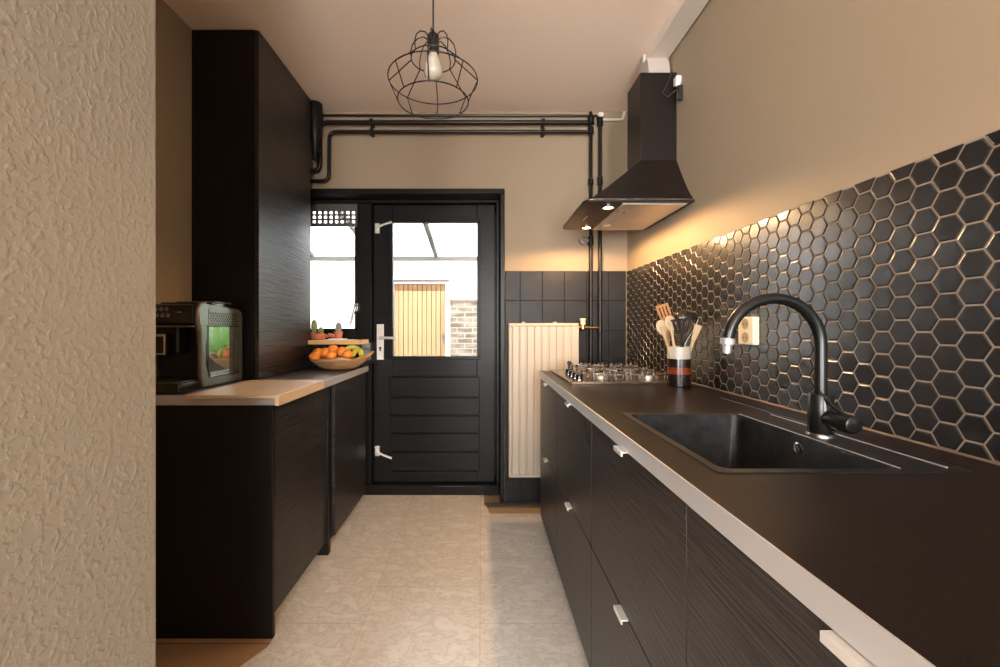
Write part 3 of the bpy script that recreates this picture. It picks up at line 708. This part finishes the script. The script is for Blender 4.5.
tag(obj('conduit', B().tube(bend_path([(xv2 + .02, YB - .0095, PZ(120.5, YB)), (PX(622, YB), YB - .0095, PZ(120.5, YB)), (PX(624, YB), YB - .0095, CZ - .002)], .012), .009, 10), 'paleduct'), 'short beige conduit in the corner beside the right pipe', 'pipe')
# dark tapered collar at top left behind the tall cupboard
m_ = B().lathe([(.044, 0), (.046, -.03), (.044, -.12), (.034, -.20), (.020, -.26), (.012, -.36), (.0, -.36)], (PX(315, 2.64), 2.642, CZ - .005), 20)
fu = thing('flue_collar', 'black tapered flue piece at the ceiling behind the tall cupboard', 'flue', (PX(313.5, 2.68), 2.665, CZ))
obj('collar', m_, 'pipe_black', fu)
obj('drain_cock', B().cyl((PX(311, 2.6), 2.64, PZ(150, 2.6)), (PX(317, 2.6), 2.64, PZ(150, 2.6)), .008).sphere((PX(317, 2.6), 2.64, PZ(149, 2.6)), .012), 'pipe_black', fu)

# ------------------------------------------------------------------ radiator
YRD = 2.655
rx0, rx1, rz0, rz1 = PX(508.5, YRD), PX(579.3, YRD), PZ(478, YRD), PZ(323, YRD)
rad = thing('radiator', 'cream ribbed panel radiator on the tiled wall beside the door', 'radiator', ((rx0 + rx1) / 2, YRD + .03, rz0))
P = []; n = 9; pw = (rx1 - rx0 - .03) / n
P.append((rx0, YRD + .012)); P.append((rx0 + .004, YRD + .002))
for i in range(n):
    a = rx0 + .015 + i * pw
    P += [(a, YRD + .001), (a + .004, YRD + .008), (a + .010, YRD + .008), (a + .014, YRD + .001)]
P += [(rx1 - .004, YRD + .002), (rx1, YRD + .012), (rx1, YRD + .05), (rx0, YRD + .05)]
obj('ribbed_panel', B().prism(P, 'z', rz0 + .022, rz1 - .022), 'radiator', rad, bevel=.0012)
obj('top_rail', B().box(rx0 + .001, rx1 - .001, YRD + .002, YRD + .05, rz1 - .022, rz1), 'radiator', rad, bevel=.006)
obj('bottom_rail', B().box(rx0 + .001, rx1 - .001, YRD + .002, YRD + .05, rz0, rz0 + .022), 'radiator', rad, bevel=.006)
for px in (524, 556):
    obj('wall_bracket', B().box(PX(px, YRD) - .01, PX(px, YRD) + .01, YRD + .03, YB - .013, rz1 - .04, rz1 + .008), 'radiator', rad, bevel=.002)
vzz = PZ(327.5, YRD)
obj('thermostat_valve', B().tube([(rx1 - .002, YRD + .03, vzz), (PX(584, YRD), YRD + .03, vzz), (xv2, YP, vzz - .002)], [.011, .010, .008], 10).cyl((PX(584, YRD), YRD + .03, vzz - .01), (PX(584, YRD), YRD + .03, vzz + .02), .012, n=16), 'brass', rad, label='brass valve and pipe')
obj('valve_head', B().lathe([(0, 0), (.016, 0), (.018, .01), (.018, .026), (.021, .028), (.021, .040), (0, .042)], (PX(584, YRD), YRD + .03, vzz + .018), 20), 'cream', rad, label='cream valve head')

# ------------------------------------------------------------------ left run
XFL = -.785
def left_unit(y0, y1, xf, label, panel_near, panel_far=None):
    t = thing('base_cabinet', label, 'cabinet', (-1.05, (y0 + y1) / 2, 0), 'base cabinets on the left')
    obj('body', B().box(XL + .001, xf - .02, y0 + .001, y1, .07, .868), 'ash_end', t, smooth=False)
    obj('plinth', B().box(xf - .075, xf - .058, y0 + .001, y1, .0035, .07), 'ash_end', t, smooth=False)
    obj('door', B().box(xf - .019, xf, y0 + .001, y1 - .001, .072, .862), 'ash', t, bevel=.001)
    if panel_near: obj('end_panel', B().box(XL + .001, xf + .010, panel_near[0], panel_near[1], .0005, .868), 'ash_end', t, bevel=.0012, label='flat black end panel')
    if panel_far: obj('side_panel', B().box(XL + .001, xf + .010, panel_far[0], panel_far[1], .0005, .868), 'ash_end', t, bevel=.001)
    return t
left_unit(1.562, 2.100, XFL, 'black base cabinet nearest the camera on the left, end panel showing', (1.543, 1.561), (2.102, 2.135))
left_unit(2.163, 2.745, -.762, 'black base cabinet beside the back door below the fruit bowl', None)
obj('filler', B().box(XL + .001, -.79, 2.136, 2.162, .008, .868), 'ash_end', bpy.data.objects['base_cabinet.005'])
wl = thing('worktop', 'shorter grey worktop with pale edge under the coffee machine', 'worktop', (-1.06, 2.1, .869))
obj('worktop_board', B().box(XL + .001, -.7475, 1.5475, 2.745, .869, .905), 'worktop_l', wl, smooth=False)
obj('edge_strip', B().box(-.747, -.744, 1.544, 2.745, .869, .9052).box(XL + .001, -.747, 1.544, 1.547, .869, .9052), 'alu', wl, smooth=False, label='pale aluminium edge strip')
# tall cupboard
tc_ = thing('tall_cupboard', 'tall glossy black cupboard reaching the ceiling on the left worktop', 'cupboard', (-1.22, 2.29, .905))
TX = -1.063; TY0, TY1 = 1.985, 2.59
obj('carcass', B().box(XL + .001, TX - .0195, TY0, TY1, .9055, CZ - .004), 'ash_end', tc_, bevel=.001)
obj('door', B().box(TX - .018, TX, TY0 + .001, TY1, .908, CZ - .006), 'tall', tc_, bevel=.0012, label='glossy black wood-grain front')
# cutting board
cb = B().box(-1.055, -.7335, 1.476, 1.905, .9055, .9175).box(-.7333, -.719, 1.476, 1.905, .879, .9175)
tag(obj('cutting_board', cb, 'bamboo', bevel=.0015), 'pale wooden chopping board hooked over the edge of the left worktop', 'chopping board')

# ------------------------------------------------------------------ coffee machine
cm = thing('coffee_machine', 'black and silver automatic coffee machine on the left worktop', 'coffee machine', (-1.26, 1.8, .905))
mx0, mx1, my0, my1, mz0, mz1 = -1.378, -1.137, 1.675, 1.980, .912, 1.258
# side wall shells (silver), near top corner curved forwards
side = [(my0 + .030, mz0), (my1, mz0), (my1, mz1 - .05), (my1 - .008, mz1 - .028), (my1 - .03, mz1 - .016), (my0 + .03, mz1), (my0 + .01, mz1 - .004), (my0 - .002, mz1 - .02), (my0 - .004, mz1 - .05), (my0 + .01, mz1 - .11), (my0 + .016, mz1 - .2), (my0 + .012, mz0 + .06)]
obj('side_shell', B().prism(side, 'x', mx1 - .016, mx1), 'silver', cm, bevel=.004, label='silver side shell')
obj('side_shell', B().prism(side, 'x', mx0, mx0 + .016), 'silver', cm, bevel=.004)
obj('body', B().box(mx0 + .0165, mx1 - .0165, my0 + .085, my1 - .004, mz0, mz1 - .02), 'plastic_matt', cm, bevel=.002)
obj('brew_group', B().box(-1.335, -1.235, my0 + .02, my0 + .086, 1.05, 1.165), 'plastic_matt', cm, bevel=.012)
hd = obj('control_head', B().prism([(my0 - .012, mz1 - .012), (my0 + .006, mz1 - .004), (my0 + .10, mz1 - .002), (my0 + .10, 1.166), (my0 - .002, 1.166), (my0 - .014, 1.176)], 'x', mx0 + .0165, mx1 - .0165), 'plastic_black', cm, bevel=.003, label='glossy black control head')
obj('trim_band', B().box(mx0 + .0165, mx1 - .0165, my0 - .017, my0 + .09, 1.159, 1.1655), 'bronze', hd, bevel=.002, label='bronze trim band')
yf = my0 - .0165
for i in range(5):
    for j in range(2):
        cx_ = -1.345 + i * .022 + .004 * j; cz_ = 1.232 - j * .026
        ic = B().tube([(cx_ + .0055 * math.cos(a), yf + .001 + (1.246 - cz_) * .0, cz_ + .0055 * math.sin(a)) for a in [2 * math.pi * k / 10 for k in range(10)]], .0009, 5, closed=True)
        obj('touch_icon', ic, 'icon', hd, smooth=False, label='pale touch icon')
obj('touch_icon', B().box(-1.215, -1.2, yf, yf + .003, 1.218, 1.2205), 'icon', hd, smooth=False, label='pale dash')
sp = obj('coffee_spout', B().box(-1.302, -1.258, my0 - .03, my0 + .03, 1.045, 1.135), 'plastic_black', cm, bevel=.006)
obj('chrome_trim', B().box(-1.2575, -1.250, my0 - .034, my0 + .01, 1.05, 1.132).box(-1.30, -1.2578, my0 - .034, my0 - .0305, 1.122, 1.132).box(-1.30, -1.2578, my0 - .034, my0 - .0305, 1.05, 1.056), 'steel', sp, bevel=.0015, label='chrome spout trim')
obj('drip_tray', B().prism(rounded(mx0 + .018, mx1 - .004, 1.572, my0 + .08, .018, 4, (1, 1, 0, 0)), 'z', .9056, .944), 'plastic_black', cm, bevel=.004)
obj('tray_grid', B().prism(rounded(mx0 + .03, mx1 - .015, 1.582, my0 + .07, .012, 4, (1, 1, 0, 0)), 'z', .9445, .948), 'steel_dark', cm, bevel=.001, label='steel drip grid')
obj('foot', B().box(mx0 + .02, mx1 - .006, my0 + .05, my1 - .02, .9054, .9118), 'rubber', cm)
# water tank window with grip notch
xs = mx1 + .0005
wy0, wy1, wz0_, wz1_ = my0 + .052, my1 - .035, .952, 1.160
obj('tank_frame', B().prism([(wy0 - .004, wz0_ + .03), (wy0 + .008, wz0_ - .006), (wy1 + .006, wz0_ - .006), (wy1 + .006, wz1_ + .006), (wy0 - .004, wz1_ + .006), (wy0 - .004, wz1_ - .05), (wy0 - .012, wz1_ - .07), (wy0 - .012, wz0_ + .05)], 'x', xs - .001, xs + .0006), 'plastic_black', cm, bevel=.0005)
obj('water_tank', B().prism([(wy0 + .004, wz0_ + .03), (wy0 + .016, wz0_ + .004), (wy1, wz0_), (wy1, wz1_), (wy0 + .004, wz1_)], 'x', xs + .0008, xs + .0025), 'smoke', cm, bevel=.0004, label='mirror-like tank window')
obj('tank_ledge', B().box(xs + .001, xs + .004, wy0 + .010, wy1, wz0_ - .002, wz0_ + .006), 'steel', cm, bevel=.001, label='bright ledge under the tank window')
# perforated grill above
gr = B()
gy0, gy1, gz0_, gz1_ = my0 + .068, my1 - .035, 1.174, 1.218
ny, nz = 12, 5
for i in range(ny):
    for j in range(nz):
        y_ = gy0 + (gy1 - gy0) * (i + .5 * (j % 2)) / ny; z_ = gz0_ + (gz1_ - gz0_) * j / (nz - 1) - (y_ - gy0) * .0
        gr.cyl((xs - .001, y_, z_), (xs + .0008, y_, z_), .0042, n=8)
o = obj('speaker_holes', gr, 'rubber', cm, smooth=False); o.name = 'vent_holes'; o['kind'] = 'stuff'
obj('shell_seam', B().box(xs - .0006, xs + .0004, my0 + .055, my0 + .057, 1.165, 1.235).box(xs - .0006, xs + .0004, my0 + .02, my1 - .01, 1.1655, 1.167), 'rubber', cm, smooth=False)
obj('front_trim', B().tube([(mx1 - .008, y_, z_) for y_, z_ in ((my0 + .045, mz1 + .001), (my0 + .012, mz1 - .004), (my0 - .004, mz1 - .03), (my0 - .006, mz1 - .08), (my0 + .008, mz1 - .12), (my0 + .013, mz1 - .2), (my0 + .012, mz0 + .05), (my0 + .026, mz0 + .004))], .0085, 10), mat('dark bronze trim', (.13, .10, .08), .35, metal=.7), cm, label='dark bronze front trim')
ld = obj('lid', B().prism(rounded(mx0 + .02, mx1 - .012, my0 + .07, my1 - .03, .02, 4), 'z', mz1 - .018, mz1 + .006), 'plastic_black', cm, bevel=.003)
obj('bean_hatch', B().prism(rounded(mx0 + .05, mx1 - .02, my0 + .13, my1 - .05, .01, 4), 'z', mz1 + .0062, mz1 + .014), 'silver', ld, bevel=.002)

# ------------------------------------------------------------------ fruit bowl and fruit
byc = 2.47; bxc = PX(338, byc); bz = .9055
m_ = B(); bm_ = m_.bm; rings = []; n = 48
for i in range(0, 9):
    t = i / 8; ring_ = []
    for k in range(n):
        a = 2 * math.pi * k / n; ca, sa = math.cos(a), math.sin(a)
        ax = .182 if ca > 0 else .176
        wob = 1 + .035 * math.sin(3 * a + .6) + .025 * math.sin(5 * a)
        tip = 1 + .10 * max(0, ca) ** 6
        rx = (.30 + .70 * t ** .8) * ax * wob * tip; ry = (.32 + .68 * t ** .8) * .108 * wob
        zrim = .062 + .030 * max(0, ca) ** 3 + .014 * max(0, -ca) ** 3 + .007 * math.sin(4 * a + 1) + .004 * math.sin(9 * a)
        ring_.append(bm_.verts.new((bxc + rx * ca, byc + ry * sa, bz + .006 + zrim * t ** 1.5)))
    rings.append(ring_)
for A, Bq in zip(rings, rings[1:]):
    for k in range(n): bm_.faces.new((A[k], A[(k + 1) % n], Bq[(k + 1) % n], Bq[k]))
bm_.faces.new(rings[0])
tag(obj('fruit_bowl', m_, 'bowlwood', solid=.010), 'irregular brown wooden bowl with fruit on the left worktop', 'bowl')
fr = 'oranges in the wooden bowl'
oranges = [(315.0, 357, 2.44, 'leftmost orange in the wooden bowl'), (318.5, 353.2, 2.48, 'second orange from the left, behind the leftmost one'), (325.3, 352.7, 2.48, 'third orange from the left in the back row of the bowl'),
           (333.2, 349.8, 2.49, 'highest orange on top of the fruit pile'), (331.4, 355.5, 2.42, 'front middle orange below the highest one'), (342.2, 351.8, 2.48, 'orange right of the highest one'),
           (347.5, 354.5, 2.44, 'rightmost orange next to the bananas')]
for i, (px, py, y_, lab) in enumerate(oranges):
    c = (PX(px, y_), y_, PZ(py, y_)); r = .0325 if i not in (4, 6) else .030
    t = thing('orange', lab, 'orange', c, fr)
    obj('peel', B().sphere(c, r, (1, 1, .93)), 'orange', t)
    obj('stem_button', B().cyl((c[0] + .005, c[1] - .008, c[2] + r * .86), (c[0] + .005, c[1] - .009, c[2] + r * .93), .0035, n=8), 'cactus', t)
st_ = Vector((PX(358.5, 2.49), 2.49, PZ(347.0, 2.49)))
for (dx, dy, dz, mx_, lab) in ((-.085, .0, -.022, -.04, 'banana reaching left towards the oranges'), (-.035, -.03, -.062, -.008, 'middle banana of the bunch pointing down'), (.020, -.02, -.065, .018, 'banana curving down at the right end of the bunch')):
    e_ = st_ + Vector((dx, dy, dz)); mid = (st_ + e_) / 2 + Vector((mx_ * .2, -.01, .016 if dx < -.05 else .0)) + Vector((.012 if dx > 0 else 0, 0, 0))
    pts = []; rs = []
    for k in range(13):
        t = k / 12; pts.append(st_ * (1 - t) ** 2 + mid * 2 * t * (1 - t) + e_ * t * t); rs.append([.004, .005, .009, .013, .015, .0155, .0155, .0155, .015, .014, .012, .008, .004][k])
    tb = thing('banana', lab, 'banana', st_, 'bananas in the wooden bowl')
    obj('skin', B().tube(pts, rs, 7), 'banana', tb)
    obj('stalk', B().tube([st_ + Vector((0, 0, -.002)), st_ + Vector((dx * .02, 0, .012))], [.006, .0065], 8), 'brown', tb)

# ------------------------------------------------------------------ shelf with cacti
YS0, YS1 = 2.54, 2.725
szt = PZ(340.2, YS0); szb = szt - .026
tag(obj('shelf_board', B().box(-1.060, PX(360.3, YS0), YS0, YS1, szb, szt).box(PX(360.3, YS0) + .0002, PX(360.3, YS0) + .001, YS0, YS1, szb, szt), 'shelfwood', bevel=.0015), 'honey-coloured wooden shelf board below the side window', 'shelf')
YC = 2.62
def P3(px, py, Y=YC): return (PX(px, Y), Y, PZ(py, Y))
# terracotta dish with two potted cacti
dx_ = PX(318.2, YC)
tag(obj('terracotta_dish', B().lathe([(0, 0), (.030, 0), (.040, .004), (.048, .022), (.049, .036), (.045, .036), (.042, .010), (0, .008)], (dx_, YC, szt + .0003)), 'terracotta'), 'wide terracotta dish under two cacti at the left end of the shelf', 'dish')
def cactus(px, ztop, r, dish_z, pot_r, pot_h, Y, label, m_c, n=10):
    x = PX(px, Y); t = thing('potted_cactus', label, 'cactus', (x, Y, dish_z), 'cacti on the window shelf')
    obj('pot', B().lathe([(0, 0), (pot_r * .75, 0), (pot_r * .92, pot_h * .75), (pot_r, pot_h * .76), (pot_r, pot_h), (pot_r * .85, pot_h), (pot_r * .8, pot_h * .85), (0, pot_h * .85)], (x, Y, dish_z), 24), 'terracotta', t, label='terracotta pot')
    zb = dish_z + pot_h * .8; hh = (ztop - zb) / 2
    st_ = obj('stem', B().sphere((x, Y, zb + hh), r, (1, 1, hh / r), 14, .10, n), m_c, t)
    sp_ = B()
    for k in range(n):
        for j in range(5):
            ph = math.pi * (.18 + .15 * j); a = 2 * math.pi * k / n; rr_ = r * 1.08 * math.sin(ph)
            c = Vector((x + rr_ * math.cos(a), Y + rr_ * math.sin(a), zb + hh + hh * math.cos(ph)))
            o_ = Vector((math.cos(a), math.sin(a), .3)) * .004
            sp_.cyl(c, c + o_, .0006, .0002, n=4)
    obj('spines', sp_, 'cream', st_, smooth=False, label='pale spines')
cactus(314.2, PZ(319.5, YC), .0185, szt + .012, .021, .036, YC, 'tall striped cactus at the left end of the shelf', 'cactus', 8)
cactus(321.0, PZ(327, YC), .0150, szt + .012, .020, .032, YC - .012, 'small round cactus between the tall one and the single pot', 'cactus', 9)
rp = PX(337.8, YC)
tag(obj('white_coaster', B().prism(rounded(rp - .046, rp + .048, YC - .04, YC + .04, .004, 2), 'z', szt + .0003, szt + .008), 'white', bevel=.001), 'white square coaster under the right cactus pot', 'coaster')
cactus(338.6, PZ(322.3, YC), .0190, szt + .0083, .027, .044, YC, 'grey-green cactus in a terracotta pot on the white coaster', 'cactus_grey', 11)
tag(obj('clay_figure', B().tube([(PX(326.5, 2.70), 2.70, szt + .014), (PX(329, 2.70), 2.70, szt + .028), (PX(333, 2.70), 2.70, szt + .024), (PX(336, 2.70), 2.70, szt + .014)], [.008, .013, .013, .008], 12), 'terracotta'), 'small pinkish clay piece lying behind the white coaster', 'ornament')
tag(obj('wall_fitting', B().tube([(PX(369.2, 2.83), 2.83, PZ(362, 2.83)), (PX(369.2, 2.83), 2.83, PZ(360, 2.83)), (PX(369.2, 2.83), 2.83, PZ(349, 2.83)), (PX(369.2, 2.83), 2.83, PZ(346, 2.83)), (PX(369.2, 2.83), 2.83, PZ(345, 2.83))], [.008, .012, .012, .008, .003], 12), 'white'), 'small white fitting on the black frame beside the shelf end', 'fitting')

# ------------------------------------------------------------------ pendant lamp
YL = 1.41; lx = PX(433.2, YL)
pd = thing('pendant_lamp', 'black wire cage pendant lamp with a frosted bulb', 'pendant lamp', (lx, YL, CZ))
obj('ceiling_cup', B().lathe([(0, 0), (.045, 0), (.045, -.02), (.02, -.03), (0, -.03)], (lx, YL, CZ - .0005)), 'satin_black', pd)
obj('cord', B().cyl((lx, YL, CZ - .03), (lx, YL, 2.17), .0028, n=8), 'rubber', pd)
obj('socket', B().lathe([(0, .075), (.005, .075), (.008, .062), (.019, .058), (.0205, .05), (.0205, .0), (.017, -.004), (0, -.004)], (lx, YL, 2.092)), 'satin_black', pd)
obj('bulb', B().lathe([(.013, .022), (.014, .012), (.021, -.008), (.029, -.028), (.0325, -.042), (.0305, -.058), (.020, -.070), (0, -.075)], (lx, YL, 2.074), 28), 'bulb', pd, label='frosted bulb')
cg = B(); wr_ = .0021
Z1, R1, Z2, R2, Z3, R3 = 1.926, .119, 1.998, .1505, 2.068, .112
def circ(r, z, n=48): return [(lx + r * math.cos(2 * math.pi * k / n), YL + r * math.sin(2 * math.pi * k / n), z) for k in range(n)]
cg.tube(circ(R1, Z1), wr_, 6, closed=True); cg.tube(circ(R2, Z2), wr_, 6, closed=True); cg.tube(circ(.074, 2.068), wr_, 6, closed=True)
for k in range(8):
    a = 2 * math.pi * k / 8
    pr = [(R1, Z1), (R2, Z2), (.074, 2.068), (.077, 2.095), (.070, 2.120), (.054, 2.139), (.034, 2.146), (.020, 2.138)]
    cg.tube([(lx + r * math.cos(a), YL + r * math.sin(a), z) for r, z in pr], wr_, 6)
obj('cage', cg, 'satin_black', pd, label='black wire cage')

# ------------------------------------------------------------------ outside
GY0, GY1 = YB + .22, 9.0
struct('ground', B().box(-5, 6, GY0, GY1, -.12, -.04), 'paving', 'grey paving outside the back door', 'paving', smooth=False)
YSH = 6.5
struct('wall_skyblock_left', B().box(-4.1, -3.95, GY0 + .0, 6.5, -.04, 2.22), 'white_wall', 'unseen white wall on the left outside, added to block side skylight', 'wall', smooth=False)  # unseen side walls, added to keep side skylight off the garden
struct('wall_skyblock_right', B().box(3.95, 4.1, GY0, 6.5, -.04, 2.22), 'white_wall', 'unseen white wall on the right outside, added to block side skylight', 'wall', smooth=False)
struct('wall_garden', B().box(PX(449.5, YSH), 5, YSH + .02, YSH + .2, -.04, 2.22).box(-5, PX(391, YSH), YSH + .02, YSH + .2, -.04, 2.22).box(PX(391, YSH), PX(449.5, YSH), YSH + .02, YSH + .2, PZ(281, YSH), 2.22), 'white_wall', 'white rendered garden wall around the shed door', 'wall', smooth=False)
sh = thing('shed_door', 'ochre boarded shed door seen through the pane of the back door', 'shed door', (PX(419, YSH), YSH, 0))
bx_ = PX(394.5, YSH); ex_ = PX(445.5, YSH); nb = 11; bw = (ex_ - bx_) / nb
pb = B()
for i in range(nb): pb.box(bx_ + i * bw + .004, bx_ + (i + 1) * bw - .004, YSH - .02, YSH + .01, 0, PZ(291, YSH))
obj('boards', pb, 'shed_yellow', sh, bevel=.003)
pb = B()
for i in range(nb): pb.box(bx_ + i * bw + .004, bx_ + (i + 1) * bw - .004, YSH - .02, YSH + .01, PZ(291, YSH) + .003, PZ(283, YSH))
obj('top_boards', pb, 'shed_rust', sh, bevel=.003, label='orange-brown upper board ends')
obj('door_frame', B().box(bx_ - .05, bx_ - .002, YSH - .06, YSH + .015, 0, PZ(281, YSH)).box(ex_ + .002, ex_ + .06, YSH - .06, YSH + .015, 0, PZ(281, YSH)), 'white_wall', sh, bevel=.003, label='white door frame')
obj('head_strip', B().box(bx_ - .05, ex_ + .06, YSH - .08, YSH + .015, PZ(282.3, YSH), PZ(280.3, YSH)), mat('brown strip', (.09, .05, .03), .7), sh, smooth=False, label='brown strip over the shed door')
obj('handle', B().box(PX(442.6, YSH), PX(444, YSH), YSH - .035, YSH - .021, PZ(342, YSH), PZ(334, YSH)).box(PX(440, YSH), PX(443.5, YSH), YSH - .06, YSH - .045, PZ(338, YSH), PZ(337, YSH)), 'steel_dark', sh, bevel=.002)
obj('backing', B().box(bx_, ex_, YSH + .011, YSH + .03, 0, PZ(283, YSH)), 'shed_rust', sh, smooth=False)
YBK = 6.2
bk = thing('brick_wall', 'pale brick garden wall beside the shed door', 'brick wall', (PX(470, YBK), YBK, 0)); bk['kind'] = 'structure'
bw0, bw1, bzt = PX(449.8, YBK), PX(560, YBK), PZ(302, YBK)
obj('mortar', B().box(bw0, bw1, YBK + .006, YBK + .2, -.04, bzt), mat('pale mortar', (.30, .27, .23), .9), bk, smooth=False)
m_ = B(); zz = bzt - .004; r = 0
while zz > .05:
    xx = bw0 + .001 - (.115 if r % 2 else 0)
    while xx < bw1:
        a, b = max(xx, bw0 + .001), min(xx + .215, bw1)
        if b - a > .03: m_.box(a, b, YBK, YBK + .0055, zz - .060, zz)
        xx += .232
    zz -= .078; r += 1
obj('brickwork', m_, 'brick', bk, smooth=False)
obj('coping', B().box(PX(449.4, YBK), PX(560, YBK), YBK - .03, YBK + .22, PZ(302, YBK), PZ(299.8, YBK)), mat('rust brown coping', (.16, .10, .06), .7), bk, bevel=.004)
# pergola roof
pg = thing('pergola_roof', 'white pergola roof with opal sheets outside the back door', 'pergola', (-.7, 5.0, 2.3))
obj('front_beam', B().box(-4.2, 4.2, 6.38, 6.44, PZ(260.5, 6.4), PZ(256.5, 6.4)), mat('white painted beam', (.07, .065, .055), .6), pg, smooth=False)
for i in range(-3, 5):
    x_ = -.69 + i * .95
    m_ = B(); zf, zn = 2.255, 2.78
    m_.prism([(6.38, zf - .02), (3.05, zn - .02), (3.05, zn + .03), (6.38, zf + .03)], 'x', x_ - .03, x_ + .03)
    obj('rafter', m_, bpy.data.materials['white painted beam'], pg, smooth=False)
obj('roof_sheet', B().prism([(6.7, 2.235), (3.05, 2.812), (3.05, 2.822), (6.7, 2.245)], 'x', -4.2, 4.2), 'opal', pg, smooth=False)
# tall ornamental grass standing to the right of the door outside
for i, (gx, gy, lab) in enumerate(((.38, 4.25, 'tall green grass in dark planter outside, nearest the back door'), (1.30, 4.5, 'middle tall green grass clump outside in a dark planter'), (2.15, 4.7, 'furthest tall green grass clump outside in a dark planter'))):
    gt = thing('ornamental_grass', lab, 'grass plant', (gx, gy, 0), 'grasses outside the back door')
    obj('planter', B().lathe([(0, 0), (.17, 0), (.21, .42), (.19, .42), (.18, .36), (0, .36)], (gx, gy, -.04), 24), 'pot_dark', gt)
    m_ = B()
    for k in range(420):
        a = random.uniform(0, 6.283); r0 = random.uniform(0, .12); L_ = random.uniform(.7, 1.5); out_ = random.uniform(.04, .30); w_ = random.uniform(.005, .010)
        base = Vector((gx + r0 * math.cos(a), gy + r0 * math.sin(a), .34)); dr = Vector((math.cos(a), math.sin(a), 0)); sd = Vector((-math.sin(a), math.cos(a), 0))
        pv = None
        for j in range(6):
            t = j / 5; p = base + dr * (out_ * t * t) + Vector((0, 0, L_ * (t - .25 * t * t * t))); ww = w_ * (1 - t * .9)
            c_ = (m_.bm.verts.new(p - sd * ww), m_.bm.verts.new(p + sd * ww))
            if pv: m_.bm.faces.new((pv[0], pv[1], c_[1], c_[0]))
            pv = c_
    g_ = obj('foliage', m_, 'leaf', gt)

# ------------------------------------------------------------------ light
w = bpy.data.worlds.new('World'); sc.world = w; w.use_nodes = True
bg = w.node_tree.nodes['Background']; bg.inputs[0].default_value = (.93, .97, 1, 1); bg.inputs[1].default_value = 10.0
for yl in (1.965, 2.365):
    l = bpy.data.lights.new('hood_lamp', 'SPOT'); l.energy = 17; l.color = (1, .60, .28); l.spot_size = math.radians(176); l.spot_blend = .25; l.shadow_soft_size = .02
    o = bpy.data.objects.new('hood_lamp_light', l); col.objects.link(o); o.location = (.602, yl, hzp - .012)

for xc, wd, en in ((-2.0, 1.9, 75), (.475, .85, 95)):  # added area fills behind the invented rear openings
    l = bpy.data.lights.new('rear_fill_light', 'AREA'); l.shape = 'RECTANGLE'; l.size = wd; l.size_y = 2.0; l.energy = en; l.color = (1, .98, .95)
    o = bpy.data.objects.new('rear_fill_light', l); col.objects.link(o); o.location = (xc, YR - .12, 1.35); o.rotation_euler = (math.radians(90), 0, 0)
cam = bpy.data.cameras.new('Camera'); co = bpy.data.objects.new('Camera', cam); col.objects.link(co)
co.location = (0, 0, H); co.rotation_euler = (math.pi / 2, 0, 0)
cam.sensor_width = 36; cam.sensor_fit = 'HORIZONTAL'; cam.lens = F / 1000 * 36
cam.shift_x = (500 - CX) / 1000; cam.shift_y = -(333.5 - CY) / 1000
cam.clip_start = .02
sc.camera = co
sc.view_settings.view_transform = 'Standard'; sc.view_settings.look = 'None'; sc.view_settings.gamma = 1
sc.view_settings.use_curve_mapping = False
sc.view_settings.exposure = 0.7
sc.cycles.max_bounces = 10; sc.cycles.diffuse_bounces = 6; sc.cycles.transparent_max_bounces = 12
sc.cycles.sample_clamp_indirect = 6
sc.cycles.use_denoising = True
